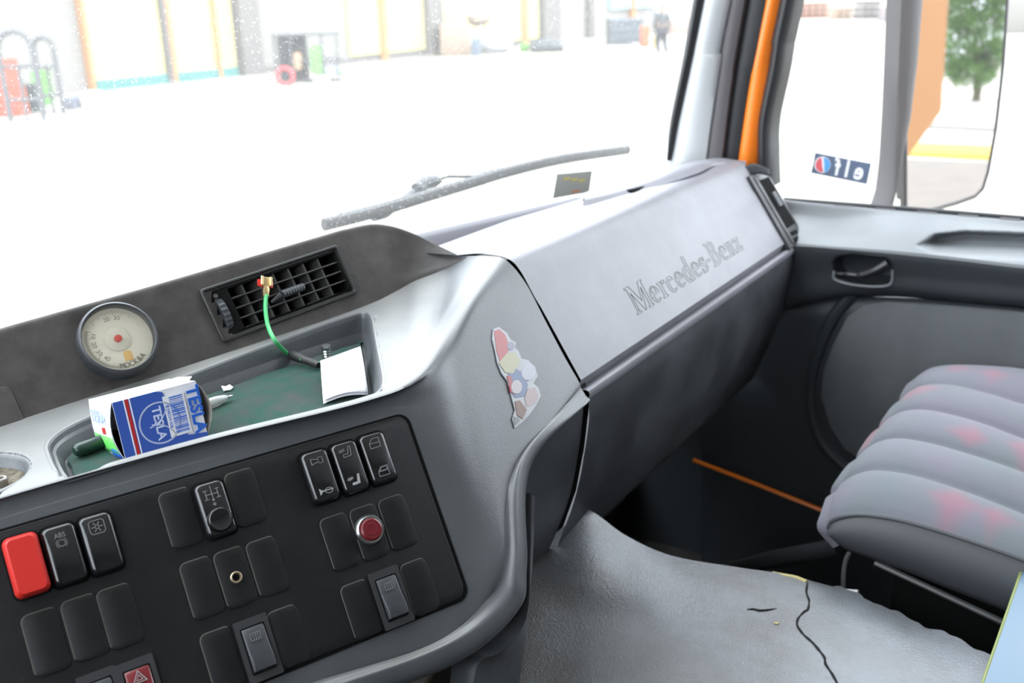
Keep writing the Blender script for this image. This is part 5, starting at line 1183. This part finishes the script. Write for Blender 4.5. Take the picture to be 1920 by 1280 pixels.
# ------------------------------------------------------------ wing mirror
mo = W(1790, 190, x=1.95); din = ray(1790, 80)
rdir = V((-.03, -1, 0)).normalized(); mn = (rdir-din).normalized()
MF = frame(mo, V((0, 0, 1)).cross(mn), mn.cross(V((0, 0, 1)).cross(mn)))
if MF.n.dot(CP0-mo) < 0: print('mirror flip')
wm = thing('wing_mirror', 'large passenger wing mirror outside the side window reflecting a tree', 'mirror', MF(0, -.3))
gp = [(1722, -260), (1888, -260), (1888, 0), (1880, 120), (1866, 240), (1852, 320), (1842, 352), (1828, 366), (1795, 378), (1745, 392), (1700, 402), (1700, 200), (1710, 50)]
mpoly = [MF.px(x, y) for x, y in gp]
cx = sum(p[0] for p in mpoly)/len(mpoly); cy = sum(p[1] for p in mpoly)/len(mpoly)
MB().prism(MF, mpoly, -.003, 0).build('mirror_glass', mat('mirror_silver', (.93, .93, .93), .012, metal=1), wm, smooth=False)
big = [(cx+(x-cx)*1.018, cy+(y-cy)*1.012) for x, y in mpoly]
mb = MB(); mb.prism(MF, big, -.016, -.004); mb.build('housing', M_rubber, wm)
sm_ = [(cx+(x-cx)*.85, cy+(y-cy)*.9) for x, y in mpoly]; MB().prism(MF, sm_, -.05, -.016, .01).build('housing_back', M_rubber, wm)
mb = MB(); ring = [MF(x, y, -.002) for x, y in big]; mb.tube(ring+[ring[0]], .0042, 6, caps=False); mb.build('glass_rim', M_rubber, wm)
G = []
for (l, r, y) in ((1690, 1754, -260), (1690, 1752, 0), (1685, 1742, 120), (1680, 1730, 220), (1675, 1714, 300), (1668, 1700, 360), (1655, 1692, 400)):
    a = MF(*MF.px(l, y, .012), .012); b = MF(*MF.px(r-22, y, .012), .012); G.append([a-MF.n*.04, a, a.lerp(b, .3)+MF.n*.008, a.lerp(b, .7)+MF.n*.008, b, b-MF.n*.02])
MB().grid(G, wrap=True).build('support_arm', mat('arm_plastic', (.036, .031, .035), .55), wm, ang=50)

# things the mirror shows
def refl(px, py):
    n = MF.n; d = ray(px, py); t = (n.dot(mo)-n.dot(CP0))/n.dot(d); P = CP0+d*t; return P, (d-n*2*d.dot(n)).normalized()
def rg(px, py, z=GZ): P, d = refl(px, py); t = (z-P.z)/d.z; return P+d*t
for q in ((1720, 100), (1745, 100), (1800, 180), (1880, 180), (1710, 285), (1850, 290), (1800, 340), (1730, 380), (1800, 50)):
    P, d = refl(*q); print('refl', q, [round(v, 2) for v in d], [round(v, 2) for v in rg(*q)] if d.z < -.001 else None)
# orange truck side
tk = thing('truck_body', 'orange painted truck side reflected along the mirror edge', 'truck body', (1.6, -2.5, GZ))
M_truck = mat('faded_orange_paint', (.20, .080, .016), .9, spec=.1)
MB().box((1.602, -1.5, -.55), (1.63, -.1, .30)).build('cab_side', M_truck, tk)
MB().box((1.30, -8.0, .55), (1.62, -1.55, 3.2)).build('rear_body', M_truck, tk)
# kerb with yellow paint
k0 = rg(1700, 285); k1 = rg(1875, 291)
kd = (k1-k0).normalized(); kn = V((-kd.y, kd.x, 0))
def kerb(name, pxy, wdt, hgt, m, lab, cat='kerb'):
    a = rg(*pxy[0]); b = rg(*pxy[1]); dd_ = (b-a).normalized(); nn = V((-dd_.y, dd_.x, 0)); a = a-dd_*4; b = b+dd_*10
    f = frame(V((a.x, a.y, GZ)), dd_, nn); return tag(MB().prism(f, [(0, -wdt/2), ((b-a).length, -wdt/2), ((b-a).length, wdt/2), (0, wdt/2)], 0, hgt, .01).build(name, m), lab, cat)
kerb('yellow_kerb', ((1712, 282), (1866, 289)), 2.2, .06, OM('kerb_yellow', (.50, .33, .02)), 'yellow painted kerb seen reflected in the wing mirror')
kerb('concrete_kerb', ((1740, 236), (1868, 242)), 1.6, .08, OM('kerb_grey', (.30, .28, .25)), 'grey kerb line above the yellow one in the mirror')
pv0 = rg(1760, 300); fpv = frame(V((pv0.x, pv0.y, GZ)), kd, kn)
# paving darker in the foreground of the reflection
a = rg(1700, 298); b = rg(1870, 304); c = rg(1870, 430); d2 = rg(1690, 430)
MB().grid([[V((p.x, p.y, GZ+.004)) for p in (a-kd*2, b+kd*3)], [V((p.x, p.y, GZ+.004)) for p in (d2-kd*2, c+kd*3)]]).build('paving', mat('outside_paving', (.060, .045, .036), .9, col2=(.078, .060, .048), nscale=2))['kind'] = 'structure'
# tree
tb_ = rg(1830, 190); print('tree base', tb_)
P, dtr = refl(1825, 60); dist = hypot(tb_.x-P.x, tb_.y-P.y); tc_ = P+dtr*(dist/hypot(dtr.x, dtr.y)); print('crown', tc_, dist)
tree = thing('leafy_tree', 'bushy green tree reflected in the wing mirror', 'tree', tb_)
MB().tube([tb_, tb_+V((.05, 0, 1.0)), V((tc_.x, tc_.y, tc_.z))], [.16, .13, .08], 8).build('trunk', OM('bark', (.16, .12, .08)), tree)
mb = MB(); rnd = random.Random(4); sx_ = dist/1900*1.1
# metres per mirror pixel at the tree
Pa, da = refl(1770, 80); Pb, db = refl(1870, 80); mpp = ((Pa+da*dist)-(Pb+db*dist)).length/100; print('mpp', mpp)
right_ = ((Pb+db*dist)-(Pa+da*dist)).normalized()
for cl in range(700):
    a = rnd.uniform(-75, 75); zz = rnd.uniform(-105, 130); wmax = 62 if zz > -60 else 62*(1-(-60-zz)/70)
    if abs(a) > max(wmax, 12): continue
    cc_ = tc_+right_*a*mpp+V((0, 0, zz*mpp))+dtr*rnd.uniform(-1.2, 1.2)*60*mpp
    for k in range(60):
        q = V((rnd.gauss(0, 1), rnd.gauss(0, 1), rnd.gauss(0, .8))); q = cc_+q*9*mpp; ls = 3.2*mpp
        e1 = V((rnd.gauss(0, 1), rnd.gauss(0, 1), rnd.gauss(0, .6))).normalized(); e2 = e1.cross(V((rnd.gauss(0, 1), rnd.gauss(0, 1), 1)).normalized()).normalized()
        mb.m = k % 3; mb.add([q-e1*ls, q+e2*ls*.45, q+e1*ls, q-e2*ls*.45], [(0, 1, 2, 3)])
mb.build('foliage', [OM('leaf', (.11, .24, .04)), OM('leaf2', (.19, .36, .08)), OM('leaf3', (.07, .17, .03))], tree, smooth=False)
MB().grid([[V((x, y, GZ+3.4)) for x in (tb_.x-6, tb_.x-5.9)] for y in (0, .1)]) if False else None

# repeats carry a common group
for base_, grp in (('plastic_crate', 'red crates at the left edge of the yard'), ('steel_frame', 'hoop frames at the left of the yard'), ('brick_stack', 'brick stacks seen through the side window'),
                   ('pallet_stack', 'pallet stacks seen through the side window'), ('grass_tuft', 'weed tufts in the yard')):
    for o in bpy.data.objects:
        if o.parent is None and o.name.split('.')[0] == base_: o['group'] = grp
